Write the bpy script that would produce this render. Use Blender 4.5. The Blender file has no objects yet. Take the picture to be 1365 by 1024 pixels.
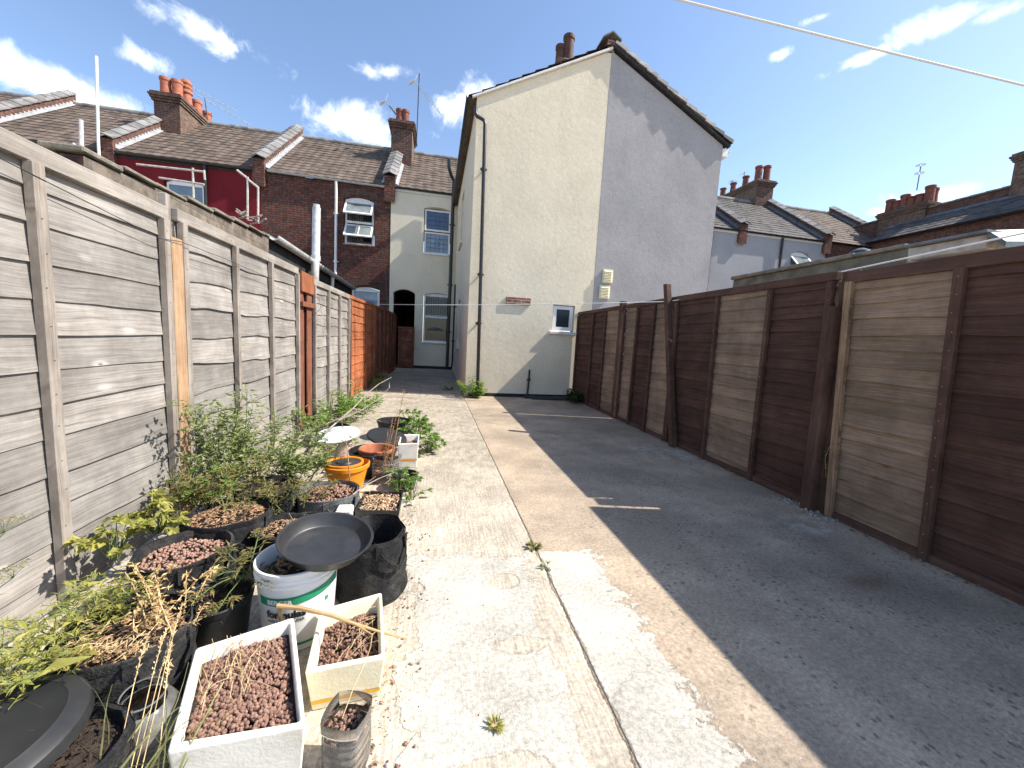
import bpy, bmesh, math, random
from math import sin, cos, pi, radians, tan
from mathutils import Vector, Matrix, noise as mnoise
from mathutils.geometry import tessellate_polygon
C = bpy.context.scene.collection
SC = bpy.context.scene
V = Vector
rnd = random.Random(7)

# ------------------------------------------------------------------ camera
F_PX, YAW, PIT, ROL, EYE = 518.9, 0.20155, 0.11334, 0.0549, 1.25
fwd = V((sin(YAW)*cos(PIT), cos(YAW)*cos(PIT), -sin(PIT)))
r0 = V((cos(YAW), -sin(YAW), 0)); u0 = r0.cross(fwd)
RGT = cos(ROL)*r0 + sin(ROL)*u0; UPV = -sin(ROL)*r0 + cos(ROL)*u0
def ray(px, py): return RGT*((px-682.5)/F_PX) - UPV*((py-512)/F_PX) + fwd
def at(px, py, X=None, Y=None, Z=None):
    d = ray(px, py); o = V((0, 0, EYE))
    if X is not None: t = X/d.x
    elif Y is not None: t = Y/d.y
    else: t = (Z-EYE)/d.z
    return o + d*t
cam_d = bpy.data.cameras.new('camera'); cam = bpy.data.objects.new('camera', cam_d); C.objects.link(cam)
cam_d.sensor_width = 36; cam_d.lens = 36*F_PX/1365; cam_d.clip_start = .02; cam_d.clip_end = 2000
m = Matrix((RGT, UPV, -fwd)).transposed().to_4x4(); m.translation = V((0, 0, EYE)); cam.matrix_world = m
SC.camera = cam

# ------------------------------------------------------------------ material helpers
class NT:
    def __init__(s, name):
        s.m = bpy.data.materials.new(name); s.m.use_nodes = True
        s.t = s.m.node_tree; s.n = s.t.nodes; s.l = s.t.links
        s.b = s.n['Principled BSDF']; s.out = s.n['Material Output']
        s._geo = None
    def put(s, sock, v):
        if v is None: return
        if hasattr(v, 'is_output'): s.l.new(v, sock)
        elif isinstance(v, (tuple, list)):
            v = tuple(v)
            if len(sock.default_value) == 4 and len(v) == 3: v = v+(1,)
            sock.default_value = v
        else: sock.default_value = v
    def geo(s):
        if not s._geo: s._geo = s.n.new('ShaderNodeNewGeometry')
        return s._geo
    def pos(s): return s.geo().outputs['Position']
    def island(s): return s.geo().outputs['Random Per Island']
    def xyz(s, v=None):
        q = s.n.new('ShaderNodeSeparateXYZ'); s.put(q.inputs[0], v or s.pos()); return q.outputs
    def comb(s, x=0, y=0, z=0):
        q = s.n.new('ShaderNodeCombineXYZ')
        for i, a in enumerate((x, y, z)): s.put(q.inputs[i], a)
        return q.outputs[0]
    def mul(s, v, sc):
        q = s.n.new('ShaderNodeVectorMath'); q.operation = 'MULTIPLY'; s.put(q.inputs[0], v); s.put(q.inputs[1], sc); return q.outputs[0]
    def vadd(s, v, w):
        q = s.n.new('ShaderNodeVectorMath'); q.operation = 'ADD'; s.put(q.inputs[0], v); s.put(q.inputs[1], w); return q.outputs[0]
    def noise(s, v=None, scale=5, det=4, rough=.55, dist=0, col=False):
        q = s.n.new('ShaderNodeTexNoise'); s.put(q.inputs['Vector'], v or s.pos())
        q.inputs['Scale'].default_value = scale; q.inputs['Detail'].default_value = det
        q.inputs['Roughness'].default_value = rough; q.inputs['Distortion'].default_value = dist
        return q.outputs['Color' if col else 'Fac']
    def vor(s, v=None, scale=5, feat='F1', out='Distance', rand=1):
        q = s.n.new('ShaderNodeTexVoronoi'); q.feature = feat; s.put(q.inputs['Vector'], v or s.pos())
        q.inputs['Scale'].default_value = scale; q.inputs['Randomness'].default_value = rand
        return q.outputs[out]
    def math(s, op, a, b=0, c=0, clamp=False):
        q = s.n.new('ShaderNodeMath'); q.operation = op; q.use_clamp = clamp
        for i, x in enumerate((a, b, c)): s.put(q.inputs[i], x)
        return q.outputs[0]
    def sm(s, x, a, b, lo=0, hi=1):          # smoothstep a..b -> lo..hi
        q = s.n.new('ShaderNodeMapRange'); q.interpolation_type = 'SMOOTHSTEP'
        for i, v in enumerate((x, a, b, lo, hi)): s.put(q.inputs[i], v)
        return q.outputs[0]
    def ramp(s, f, stops):
        q = s.n.new('ShaderNodeValToRGB'); e = q.color_ramp.elements
        while len(e) < len(stops): e.new(.5)
        for el, (p, c) in zip(e, stops): el.position = p; el.color = tuple(c)+(1,)
        s.put(q.inputs[0], f); return q.outputs[0]
    def mix(s, f, a, b, mode='MIX'):
        q = s.n.new('ShaderNodeMix'); q.data_type = 'RGBA'; q.blend_type = mode
        s.put(q.inputs[0], f); s.put(q.inputs[6], a); s.put(q.inputs[7], b); return q.outputs[2]
    def gain(s, col, f):                      # multiply colour by scalar socket
        return s.mix(1.0, col, s.comb(f, f, f), 'MULTIPLY')
    def bump(s, h, dist=.01, st=1.0, nrm=None):
        q = s.n.new('ShaderNodeBump'); q.inputs['Distance'].default_value = dist; q.inputs['Strength'].default_value = st
        s.put(q.inputs['Height'], h)
        if nrm: s.put(q.inputs['Normal'], nrm)
        return q.outputs[0]
    def fin(s, col, rough=.8, nrm=None, spec=.3, metal=0, **kw):
        s.put(s.b.inputs['Base Color'], col); s.put(s.b.inputs['Roughness'], rough)
        s.b.inputs['Specular IOR Level'].default_value = spec; s.b.inputs['Metallic'].default_value = metal
        if nrm: s.put(s.b.inputs['Normal'], nrm)
        for k, v in kw.items(): s.put(s.b.inputs[k], v)
        return s.m
M = {}
def plain(name, col, rough=.6, var=.25, scale=14, bump=0, spec=.35, metal=0, dirt=None):
    t = NT(name); n = t.noise(scale=scale, det=6)
    f = t.sm(n, .3, .7, 1-var, 1+var); c = t.gain(col, f)
    if dirt: c = t.mix(t.sm(t.noise(scale=scale*.35, det=7, rough=.65), .5, .72, 0, dirt[1]), c, dirt[0])
    nb = t.bump(t.noise(scale=scale*6, det=4), bump) if bump else None
    M[name] = t.fin(c, rough, nb, spec, metal); return M[name]

def wood(name, col, dark, pale, knots=.5, rough=.85, streak=1.0, axis='y', kc=None):
    t = NT(name); x, y, z = t.xyz(); r = t.island()
    if axis == 'z': y, z = z, y
    off = t.math('MULTIPLY', r, 37.0)
    zz = t.math('ADD', z, off)
    # gentle wander of the grain
    w = t.math('MULTIPLY', t.noise(t.comb(x, t.math('MULTIPLY', y, 1.3), t.math('MULTIPLY', zz, 4)), 1.6, 3), .05)
    g = t.noise(t.comb(t.math('MULTIPLY', x, 8), t.math('MULTIPLY', y, 2.6), t.math('MULTIPLY', t.math('ADD', zz, w), 95)), 1, 6, .68)
    g2 = t.noise(t.comb(t.math('MULTIPLY', x, 3), t.math('MULTIPLY', y, 1.7), t.math('MULTIPLY', t.math('ADD', zz, w), 21)), 1, 5, .62)
    c = t.mix(t.sm(g, .34, .66), dark, col)
    c = t.mix(t.sm(g2, .45, .7, 0, .55*streak), c, pale)
    c = t.gain(c, t.sm(r, 0, 1, .80, 1.14))
    r2 = t.math('FRACT', t.math('MULTIPLY', r, 7.31)); c = t.mix(t.math('MULTIPLY', r2, .3), c, tuple(a*b for a, b in zip(col, (.82, .88, .92))))
    # blotchy weathering
    c = t.gain(c, t.sm(t.noise(scale=2.6, det=7, rough=.7), .32, .68, .74, 1.16))
    kv = t.comb(0, t.math('MULTIPLY', t.math('ADD', y, t.math('MULTIPLY', zz, .35)), 2.6), t.math('MULTIPLY', zz, 6.5))
    d = t.vor(kv, 1.0)
    ring = t.sm(d, .05, .17, 1, 0); core = t.sm(d, .02, .05, 1, 0)
    c = t.mix(t.math('MULTIPLY', ring, knots), c, kc or tuple(a*1.18 for a in pale))
    c = t.mix(t.math('MULTIPLY', core, .75), c, tuple(a*.45 for a in dark))
    fl = t.noise(t.comb(0, t.math('MULTIPLY', y, 2.2), t.math('MULTIPLY', t.math('ADD', zz, w), 190)), 1, 3, .6)
    c = t.mix(t.sm(fl, .56, .70, 0, .7), c, tuple(a*.55 for a in dark))
    M[name] = t.fin(c, rough, t.bump(g, .003, .7), .2); return M[name]

wood('grey_wood', (.345, .315, .285), (.215, .19, .168), (.42, .395, .365), .9, streak=.7)
wood('grey_rail', (.29, .26, .225), (.23, .20, .17), (.44, .40, .36), .3)
wood('grey_batten', (.32, .275, .235), (.20, .17, .14), (.40, .355, .31), .2, axis='z')
wood('new_wood', (.42, .275, .165), (.32, .19, .105), (.50, .35, .23), .25, axis='z')
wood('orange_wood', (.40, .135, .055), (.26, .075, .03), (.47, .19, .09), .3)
wood('orange_batten', (.29, .11, .055), (.22, .07, .03), (.43, .17, .08), .2, axis='z')
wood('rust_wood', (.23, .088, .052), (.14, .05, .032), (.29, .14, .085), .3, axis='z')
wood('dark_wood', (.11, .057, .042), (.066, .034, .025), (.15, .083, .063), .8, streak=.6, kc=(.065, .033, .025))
wood('dark_rail', (.10, .055, .041), (.09, .047, .035), (.17, .095, .07), .2)
wood('orange_rail', (.36, .12, .05), (.22, .07, .03), (.43, .17, .08), .2)
wood('dark_batten', (.095, .052, .038), (.08, .043, .032), (.165, .095, .07), .2, axis='z')
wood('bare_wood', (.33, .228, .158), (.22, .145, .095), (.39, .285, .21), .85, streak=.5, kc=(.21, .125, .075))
wood('tan_batten', (.33, .215, .13), (.15, .095, .06), (.32, .22, .14), .2, axis='z')
wood('stick', (.55, .36, .17), (.42, .26, .12), (.62, .45, .25), .1)

def render_mat(name, col, var=.12, stain=(.3, .27, .2), amt=.35, base=None):
    t = NT(name); x, y, z = t.xyz()
    n1 = t.noise(scale=1.1, det=6, rough=.6); n2 = t.noise(scale=42, det=4, rough=.6); n3 = t.noise(t.mul(t.pos(), (2.2, 2.2, .35)), 1, 5, .6)
    c = t.gain(col, t.sm(n1, .3, .7, 1-var, 1+var*.6))
    c = t.gain(c, t.sm(n2, .25, .7, .9, 1.06))
    c = t.mix(t.sm(n3, .54, .78, 0, amt), c, stain)
    # splash-back grime and bare pale patches near the ground
    low = t.math('ADD', z, t.math('MULTIPLY', t.noise(scale=2.4, det=5), .7))
    c = t.mix(t.sm(low, .35, .62, .3, 0), c, base or tuple(a*1.15 for a in col))
    h = t.math('ADD', t.math('MULTIPLY', n2, .5), t.noise(scale=9, det=5, rough=.6))
    crack = t.sm(t.vor(t.vadd(t.pos(), t.mul(t.noise(scale=1.5, det=4, col=True), (.9, .9, .9))), .55, 'DISTANCE_TO_EDGE'), 0, .006, 1, 0)
    c = t.mix(t.math('MULTIPLY', crack, .22), c, tuple(a*.5 for a in col))
    M[name] = t.fin(c, .92, t.bump(h, .006, .75), .15); return M[name]
render_mat('cream_render', (.76, .675, .515), .06, (.58, .53, .40), .22, (.80, .76, .66))
render_mat('cream_render_smooth', (.75, .67, .52), .06, (.47, .43, .32), .25)
render_mat('grey_render', (.375, .362, .362), .10, (.25, .25, .27), .35)
render_mat('pale_grey_render', (.37, .37, .38), .08, (.28, .29, .31), .3)
render_mat('red_paint', (.165, .017, .024), .12, (.15, .02, .02), .3)

def brick_mat(name, ax, c1, c2, mortar, w=.225, h=.075, soot=.4):
    t = NT(name); x, y, z = t.xyz(); u = x if ax == 'x' else y
    b = t.n.new('ShaderNodeTexBrick'); t.put(b.inputs['Vector'], t.comb(t.math('ADD', u, 50), t.math('ADD', z, 20), 0))
    b.inputs['Color1'].default_value = c1+(1,); b.inputs['Color2'].default_value = c2+(1,); b.inputs['Mortar'].default_value = mortar+(1,)
    b.inputs['Scale'].default_value = 1; b.inputs['Brick Width'].default_value = w; b.inputs['Row Height'].default_value = h
    b.inputs['Mortar Size'].default_value = .011; b.inputs['Mortar Smooth'].default_value = .2; b.inputs['Bias'].default_value = -.1
    c = t.gain(b.outputs['Color'], t.sm(t.noise(scale=9, det=5, rough=.7), .25, .75, .55, 1.4))
    c = t.mix(t.sm(t.noise(scale=.8, det=6, rough=.62), .42, .7, 0, soot), c, tuple(a*.35 for a in c1))
    hh = t.math('SUBTRACT', t.math('MULTIPLY', t.noise(scale=40, det=3), .4), b.outputs['Fac'])
    M[name] = t.fin(c, .9, t.bump(hh, .008, .8), .2); return M[name]
brick_mat('brick', 'x', (.19, .078, .056), (.10, .048, .04), (.05, .042, .038))
brick_mat('brick_side', 'y', (.17, .075, .055), (.10, .05, .04), (.15, .12, .10))
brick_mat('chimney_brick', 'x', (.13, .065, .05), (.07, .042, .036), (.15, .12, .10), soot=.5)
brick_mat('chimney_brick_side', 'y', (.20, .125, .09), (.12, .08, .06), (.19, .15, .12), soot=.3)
brick_mat('block', 'y', (.20, .165, .13), (.135, .112, .09), (.17, .15, .125), .32, .13, .35)
brick_mat('yellow_brick', 'y', (.40, .29, .16), (.30, .20, .11), (.27, .22, .16), soot=.25)
brick_mat('bare_brick', 'x', (.32, .13, .09), (.25, .10, .07), (.42, .37, .30), .2, .065, .2)

def tile_mat(name, a, b, lichen):
    t = NT(name)
    c = t.mix(t.sm(t.noise(scale=3.2, det=6, rough=.7), .3, .7), a, b)
    c = t.gain(c, t.sm(t.vor(t.mul(t.pos(), (3.4, 3.4, 5.2)), 1, out='Color'), .0, 1.0, .65, 1.25))
    c = t.mix(t.sm(t.noise(scale=11, det=6, rough=.7), .58, .7, 0, .6), c, lichen)
    M[name] = t.fin(c, .85, t.bump(t.noise(scale=60, det=3), .004, .6), .25); return M[name]
tile_mat('roof_tile', (.17, .125, .095), (.105, .083, .068), (.25, .21, .16))
tile_mat('roof_tile_grey', (.13, .115, .105), (.08, .075, .072), (.2, .185, .165))
tile_mat('ridge_tile', (.26, .245, .23), (.17, .165, .16), (.33, .31, .28))
plain('lead', (.34, .345, .355), .5, .25, 9, dirt=((.6, .6, .6), .5))
plain('lead_dark', (.16, .175, .20), .5, .25, 9)
plain('white_plastic', (.78, .78, .77), .35, .06, 6, dirt=((.5, .48, .43), .25))
plain('white_paint', (.74, .73, .70), .5, .08, 8, dirt=((.45, .42, .36), .3))
plain('grey_plastic', (.42, .43, .44), .45, .12, 8, dirt=((.25, .24, .22), .4))
plain('coping_pale', (.46, .43, .38), .6, .2, 12, dirt=((.28, .24, .2), .5))
plain('pale_metal', (.55, .55, .54), .4, .15, 12, dirt=((.3, .27, .23), .5))
plain('black_plastic', (.017, .017, .018), .38, .3, 12, spec=.5)
plain('black_pot', (.016, .016, .017), .5, .35, 9, dirt=((.07, .062, .052), .55))
plain('tray_plastic', (.027, .0275, .029), .42, .2, 8, spec=.5, dirt=((.13, .12, .105), .4))
plain('lid_plastic', (.021, .0215, .023), .5, .2, 8, dirt=((.07, .066, .06), .4))
plain('terracotta', (.40, .13, .06), .7, .25, 10, dirt=((.2, .1, .07), .4))
plain('pot_dark', (.085, .04, .032), .75, .25, 10, dirt=((.05, .035, .03), .5))
plain('pot_red', (.20, .068, .045), .75, .25, 10, dirt=((.12, .07, .05), .5))
plain('pot_orange', (.37, .125, .07), .75, .2, 10, dirt=((.22, .1, .06), .5))
plain('orange_plastic', (.78, .27, .02), .4, .1, 8, dirt=((.45, .2, .06), .4))
plain('yellow_tape', (.78, .42, .03), .5, .1, 12)
plain('orange_tape', (.72, .30, .03), .5, .1, 12)
plain('poly_white', (.78, .745, .67), .8, .05, 16, .0015, dirt=((.50, .45, .36), .5))
plain('poly_cream', (.82, .755, .55), .8, .05, 16, .0015, dirt=((.60, .52, .36), .35))
plain('bucket_white', (.78, .77, .74), .38, .05, 8, dirt=((.55, .50, .42), .35))
plain('pale_blue', (.72, .80, .82), .45, .05, 8, dirt=((.5, .52, .5), .3))
plain('pink_plastic', (.70, .48, .46), .5, .08, 8)
plain('label_green', (.02, .24, .12), .4, .08, 8)
plain('label_black', (.02, .02, .022), .4, .1, 8)
plain('clay', (.29, .168, .122), .9, .45, 120, .002, dirt=((.18, .10, .08), .5))
plain('clay_pale', (.35, .21, .155), .9, .4, 90, .002, dirt=((.22, .13, .10), .5))
plain('mulch', (.33, .20, .11), .9, .5, 70, .003, dirt=((.16, .09, .05), .6))
plain('pot_soil', (.34, .275, .22), .95, .5, 50, .006, dirt=((.20, .155, .12), .6))
plain('soil', (.06, .042, .032), .95, .5, 60, .01, dirt=((.14, .09, .06), .5))
plain('stone', (.36, .33, .28), .9, .3, 14, .006, dirt=((.2, .18, .15), .5))
plain('coping', (.20, .175, .135), .9, .3, 8, .008, dirt=((.09, .085, .07), .6))
plain('garage', (.19, .17, .13), .9, .3, 6, .006, dirt=((.10, .09, .07), .6))
plain('dead_twig', (.30, .25, .205), .85, .3, 20)
plain('straw', (.58, .43, .23), .8, .3, 30)
plain('brown_stalk', (.34, .20, .09), .85, .35, 30)
plain('rope_white', (.75, .75, .72), .7, .05, 40)
plain('metal_dark', (.09, .09, .095), .45, .2, 20, metal=.6)
plain('vent_cream', (.76, .72, .52), .5, .05, 8)
plain('dark_room', (.012, .012, .014), .9, .2, 2)
plain('curtain', (.10, .095, .09), .9, .3, 6)
plain('net_curtain', (.12, .12, .125), .9, .2, 6)
plain('green_sheet', (.12, .155, .15), .5, .2, 6)
plain('litter', (.24, .155, .09), .9, .5, 40)
plain('fascia_dark', (.03, .03, .03), .85, .3, 8)

def fabric(name, col, dust, amt=.6):
    t = NT(name); n = t.noise(scale=7, det=8, rough=.72); f = t.noise(scale=160, det=2)
    c = t.mix(t.sm(n, .45, .68, 0, amt), col, dust); c = t.gain(c, t.sm(f, .3, .7, .7, 1.3))
    M[name] = t.fin(c, .95, t.bump(t.math('ADD', f, t.math('MULTIPLY', t.noise(scale=14, det=4), 2)), .004, .8), .15)
fabric('fabric_black', (.020, .020, .021), (.085, .08, .072))
fabric('fabric_dusty', (.10, .105, .11), (.24, .24, .235), .7)

def glassy(name, col, rough=.06, spec=.6):
    t = NT(name); M[name] = t.fin(t.gain(col, t.sm(t.noise(scale=1.5), .3, .7, .7, 1.3)), rough, None, spec)
glassy('pane_dark', (.012, .014, .018)); glassy('pane_blue', (.035, .07, .14), .12, .7); glassy('pane_sky', (.19, .25, .33), .08, .8)
glassy('pane_frost', (.022, .03, .038), .25, .5); glassy('pane_open', (.22, .25, .25), .08, .8)
def clear(name, tint, rough, dens):
    t = NT(name); tr = t.n.new('ShaderNodeBsdfTransparent'); tr.inputs[0].default_value = tint+(1,)
    g = t.n.new('ShaderNodeBsdfGlossy'); g.inputs['Roughness'].default_value = rough; g.inputs[0].default_value = (.7, .7, .7, 1)
    d = t.n.new('ShaderNodeBsdfDiffuse'); d.inputs[0].default_value = (.52, .50, .46, 1)
    fr = t.n.new('ShaderNodeFresnel'); fr.inputs[0].default_value = 1.45
    m1 = t.n.new('ShaderNodeMixShader'); t.put(m1.inputs[0], t.sm(t.noise(scale=9, det=5), .35, .75, dens*.5, dens*1.6)); t.l.new(tr.outputs[0], m1.inputs[1]); t.l.new(d.outputs[0], m1.inputs[2])
    m2 = t.n.new('ShaderNodeMixShader'); t.l.new(fr.outputs[0], m2.inputs[0]); t.l.new(m1.outputs[0], m2.inputs[1]); t.l.new(g.outputs[0], m2.inputs[2])
    t.l.new(m2.outputs[0], t.out.inputs[0]); M[name] = t.m
clear('clear_plastic', (.97, .96, .94), .16, .20); clear('grey_clear', (.62, .66, .70), .15, .3)

def leaf(name, a, b, tr=.35):
    t = NT(name); c = t.mix(t.island(), a, b)
    c = t.gain(c, t.sm(t.noise(scale=25, det=3), .3, .7, .75, 1.25))
    t.fin(c, .55, None, .3)
    tl = t.n.new('ShaderNodeBsdfTranslucent'); t.put(tl.inputs[0], t.mix(.5, c, (.25, .35, .04)))
    mx = t.n.new('ShaderNodeMixShader'); mx.inputs[0].default_value = tr
    t.l.new(t.b.outputs[0], mx.inputs[1]); t.l.new(tl.outputs[0], mx.inputs[2]); t.l.new(mx.outputs[0], t.out.inputs[0]); M[name] = t.m
leaf('leaf_green', (.14, .20, .055), (.36, .38, .17)); leaf('leaf_bright', (.12, .24, .04), (.24, .34, .09))
leaf('leaf_yellow', (.26, .27, .055), (.42, .38, .11)); leaf('leaf_olive', (.16, .145, .05), (.30, .24, .09))
leaf('leaf_dark', (.02, .055, .015), (.05, .09, .025)); leaf('leaf_dry', (.46, .29, .13), (.68, .48, .24), .25)
leaf('leaf_stem', (.10, .15, .045), (.17, .2, .07), .15); leaf('leaf_grass', (.25, .27, .10), (.42, .38, .17), .3)
leaf('flower_pale', (.5, .52, .25), (.66, .64, .4), .3); leaf('flower_yellow', (.62, .48, .05), (.7, .6, .12), .3)

# ground: one concrete sheet, brushed strip, brown slab, peeling pale screed
def ground_mat():
    t = NT('concrete'); x, y, z = t.xyz()
    P = t.pos()
    big = t.noise(scale=.9, det=6, rough=.62); mid = t.noise(scale=5, det=7, rough=.65); fine = t.noise(scale=55, det=5, rough=.7); grit = t.noise(scale=210, det=3, rough=.7)
    brush = t.noise(t.mul(P, (85, 4, 1)), 1, 4, .6)
    wob = t.math('MULTIPLY', t.math('SUBTRACT', t.noise(scale=6, det=7, rough=.75), .5), .075)
    xj = t.math('SUBTRACT', t.math('ADD', x, wob), .635)
    left = t.sm(xj, -.004, .004, 1, 0)
    # brushed strip
    cl = t.mix(t.sm(brush, .32, .6), (.43, .37, .285), (.58, .515, .415))
    cl = t.mix(t.sm(mid, .45, .72, 0, .6), cl, (.345, .295, .23))
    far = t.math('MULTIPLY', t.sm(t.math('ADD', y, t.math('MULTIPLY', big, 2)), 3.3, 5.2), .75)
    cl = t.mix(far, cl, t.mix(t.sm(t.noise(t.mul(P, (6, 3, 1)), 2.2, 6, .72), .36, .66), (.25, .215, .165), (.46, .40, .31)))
    # brown slab
    cr = t.mix(t.sm(big, .35, .68), (.46, .365, .265), (.315, .255, .195))
    cr = t.mix(t.sm(mid, .52, .75, 0, .5), cr, (.47, .385, .29))
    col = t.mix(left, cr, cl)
    # aggregate and dark lichen spots
    sp = t.vor(t.vadd(P, t.mul(t.noise(scale=30, det=3, col=True), (.03, .03, 0))), 26); spm = t.noise(scale=3.1, det=4)
    spots = t.math('MULTIPLY', t.sm(sp, .16, .30, 1, 0), t.sm(spm, .42, .56))
    sp2 = t.math('MULTIPLY', t.sm(t.vor(P, 60), .12, .22, 1, 0), t.sm(t.noise(scale=4.3, det=3), .42, .6))
    allsp = t.math('MULTIPLY', t.math('MAXIMUM', spots, sp2), t.sm(x, .7, 1.5, .25, .75))
    col = t.mix(allsp, col, (.13, .115, .095))
    col = t.mix(t.math('MULTIPLY', t.sm(t.vor(P, 34), .07, .12, 1, 0), .5), col, (.6, .56, .5))
    # screed patches: box distance fields broken up by noise
    nz = t.math('ADD', t.math('MULTIPLY', t.math('SUBTRACT', t.noise(scale=4.2, det=7, rough=.62), .5), .5), t.math('MULTIPLY', t.math('SUBTRACT', t.noise(scale=24, det=4, rough=.7), .5), .05))
    def box(cx, cy, hx, hy):
        a = t.math('SUBTRACT', t.math('ABSOLUTE', t.math('SUBTRACT', x, cx)), hx)
        b = t.math('SUBTRACT', t.math('ABSOLUTE', t.math('SUBTRACT', y, cy)), hy)
        return t.math('MAXIMUM', a, b)
    def ell(cx, cy, rx, ry):
        a = t.math('DIVIDE', t.math('SUBTRACT', x, cx), rx); b = t.math('DIVIDE', t.math('SUBTRACT', y, cy), ry)
        return t.math('MULTIPLY', t.math('SUBTRACT', t.math('SQRT', t.math('ADD', t.math('MULTIPLY', a, a), t.math('MULTIPLY', b, b))), 1), min(rx, ry))
    A = t.math('ADD', box(.25, .9, .31, 1.22), nz)
    holes = t.math('MINIMUM', ell(.60, 1.50, .115, .28), t.math('MINIMUM', ell(.62, 1.05, .13, .32), t.math('MINIMUM', ell(.24, .93, .17, .1), ell(.41, 1.43, .12, .035))))
    A = t.math('MAXIMUM', A, t.math('MULTIPLY', t.math('ADD', holes, t.math('MULTIPLY', nz, .32)), -1))
    A = t.math('MAXIMUM', A, t.math('MULTIPLY', t.math('ADD', ell(.40, 1.86, .075, .06), t.math('MULTIPLY', nz, .1)), -1))
    B = t.math('ADD', box(.79, .9, .2, 1.2), t.math('MULTIPLY', nz, .75))
    B = t.math('MAXIMUM', B, t.math('MULTIPLY', t.math('ADD', t.math('MULTIPLY', t.math('SUBTRACT', t.noise(scale=17, det=5, rough=.7), .36), .16), t.math('MULTIPLY', t.math('SUBTRACT', x, .9), -.25)), -1))
    D = t.math('MINIMUM', A, t.math('MAXIMUM', B, t.math('SUBTRACT', .012, xj)))
    scr = t.sm(D, -.006, .004, 1, 0)
    cs = t.mix(t.sm(mid, .3, .7), (.47, .44, .375), (.565, .53, .46))
    scratch = t.sm(t.noise(t.mul(P, (3, 3, 1)), 9, 8, .8, 2.5), .56, .66, 0, .45)
    cs = t.mix(scratch, cs, (.42, .39, .34)); cs = t.gain(cs, t.sm(grit, .2, .5, .86, 1.0))
    col = t.mix(scr, col, cs)
    rim = t.math('MULTIPLY', t.sm(t.math('ABSOLUTE', D), 0, .006, 1, 0), .4); col = t.mix(rim, col, (.28, .23, .17))
    # joint, hairline cracks
    jw = t.sm(t.math('ABSOLUTE', xj), t.math('MULTIPLY', mid, .003), t.math('MULTIPLY', mid, .012), 1, 0)
    cr1 = t.math('MULTIPLY', t.sm(t.vor(t.vadd(P, t.mul(t.noise(scale=2.2, det=4, col=True), (.7, .7, 0))), .45, 'DISTANCE_TO_EDGE'), 0, .0025, 1, 0), t.sm(big, .45, .55))
    ck = t.math('MAXIMUM', jw, t.math('MULTIPLY', cr1, .3))
    col = t.mix(t.math('MULTIPLY', ck, .85), col, (.085, .07, .05))
    # long pale scuffs, rust stain, chalky spill by the fence
    col = t.mix(t.math('MULTIPLY', t.math('MULTIPLY', t.sm(ell(2.75, 4.15, .35, .35), -.1, .1, 1, 0), t.sm(mid, .45, .6)), .5), col, (.62, .6, .57))
    col = t.mix(t.math('MULTIPLY', t.math('MULTIPLY', t.sm(ell(2.75, 2.28, .25, .12), -.06, .08, 1, 0), t.sm(mid, .42, .6)), .6), col, (.66, .64, .6))
    col = t.mix(t.math('MULTIPLY', t.sm(ell(2.45, 1.62, .12, .05), -.04, .05, 1, 0), .45), col, (.17, .07, .04))
    stn = t.noise(scale=1.6, det=8, rough=.72); col = t.gain(col, t.sm(stn, .36, .66, .80, 1.10)); col = t.gain(col, t.sm(fine, .27, .73, .70, 1.22)); col = t.gain(col, t.sm(grit, .28, .7, .82, 1.14))
    hgt = t.math('ADD', t.math('MULTIPLY', fine, .35), t.math('MULTIPLY', grit, .2))
    hgt = t.math('ADD', hgt, t.math('MULTIPLY', t.math('MULTIPLY', brush, left), .5))
    hgt = t.math('ADD', hgt, t.math('MULTIPLY', scr, .6)); hgt = t.math('SUBTRACT', hgt, t.math('MULTIPLY', t.sm(t.math('ABSOLUTE', t.math('SUBTRACT', x, .635)), .003, .012, 1, 0), 1.5))
    M['concrete'] = t.fin(col, .9, t.bump(hgt, .006, .7), .2)
ground_mat()

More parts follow.
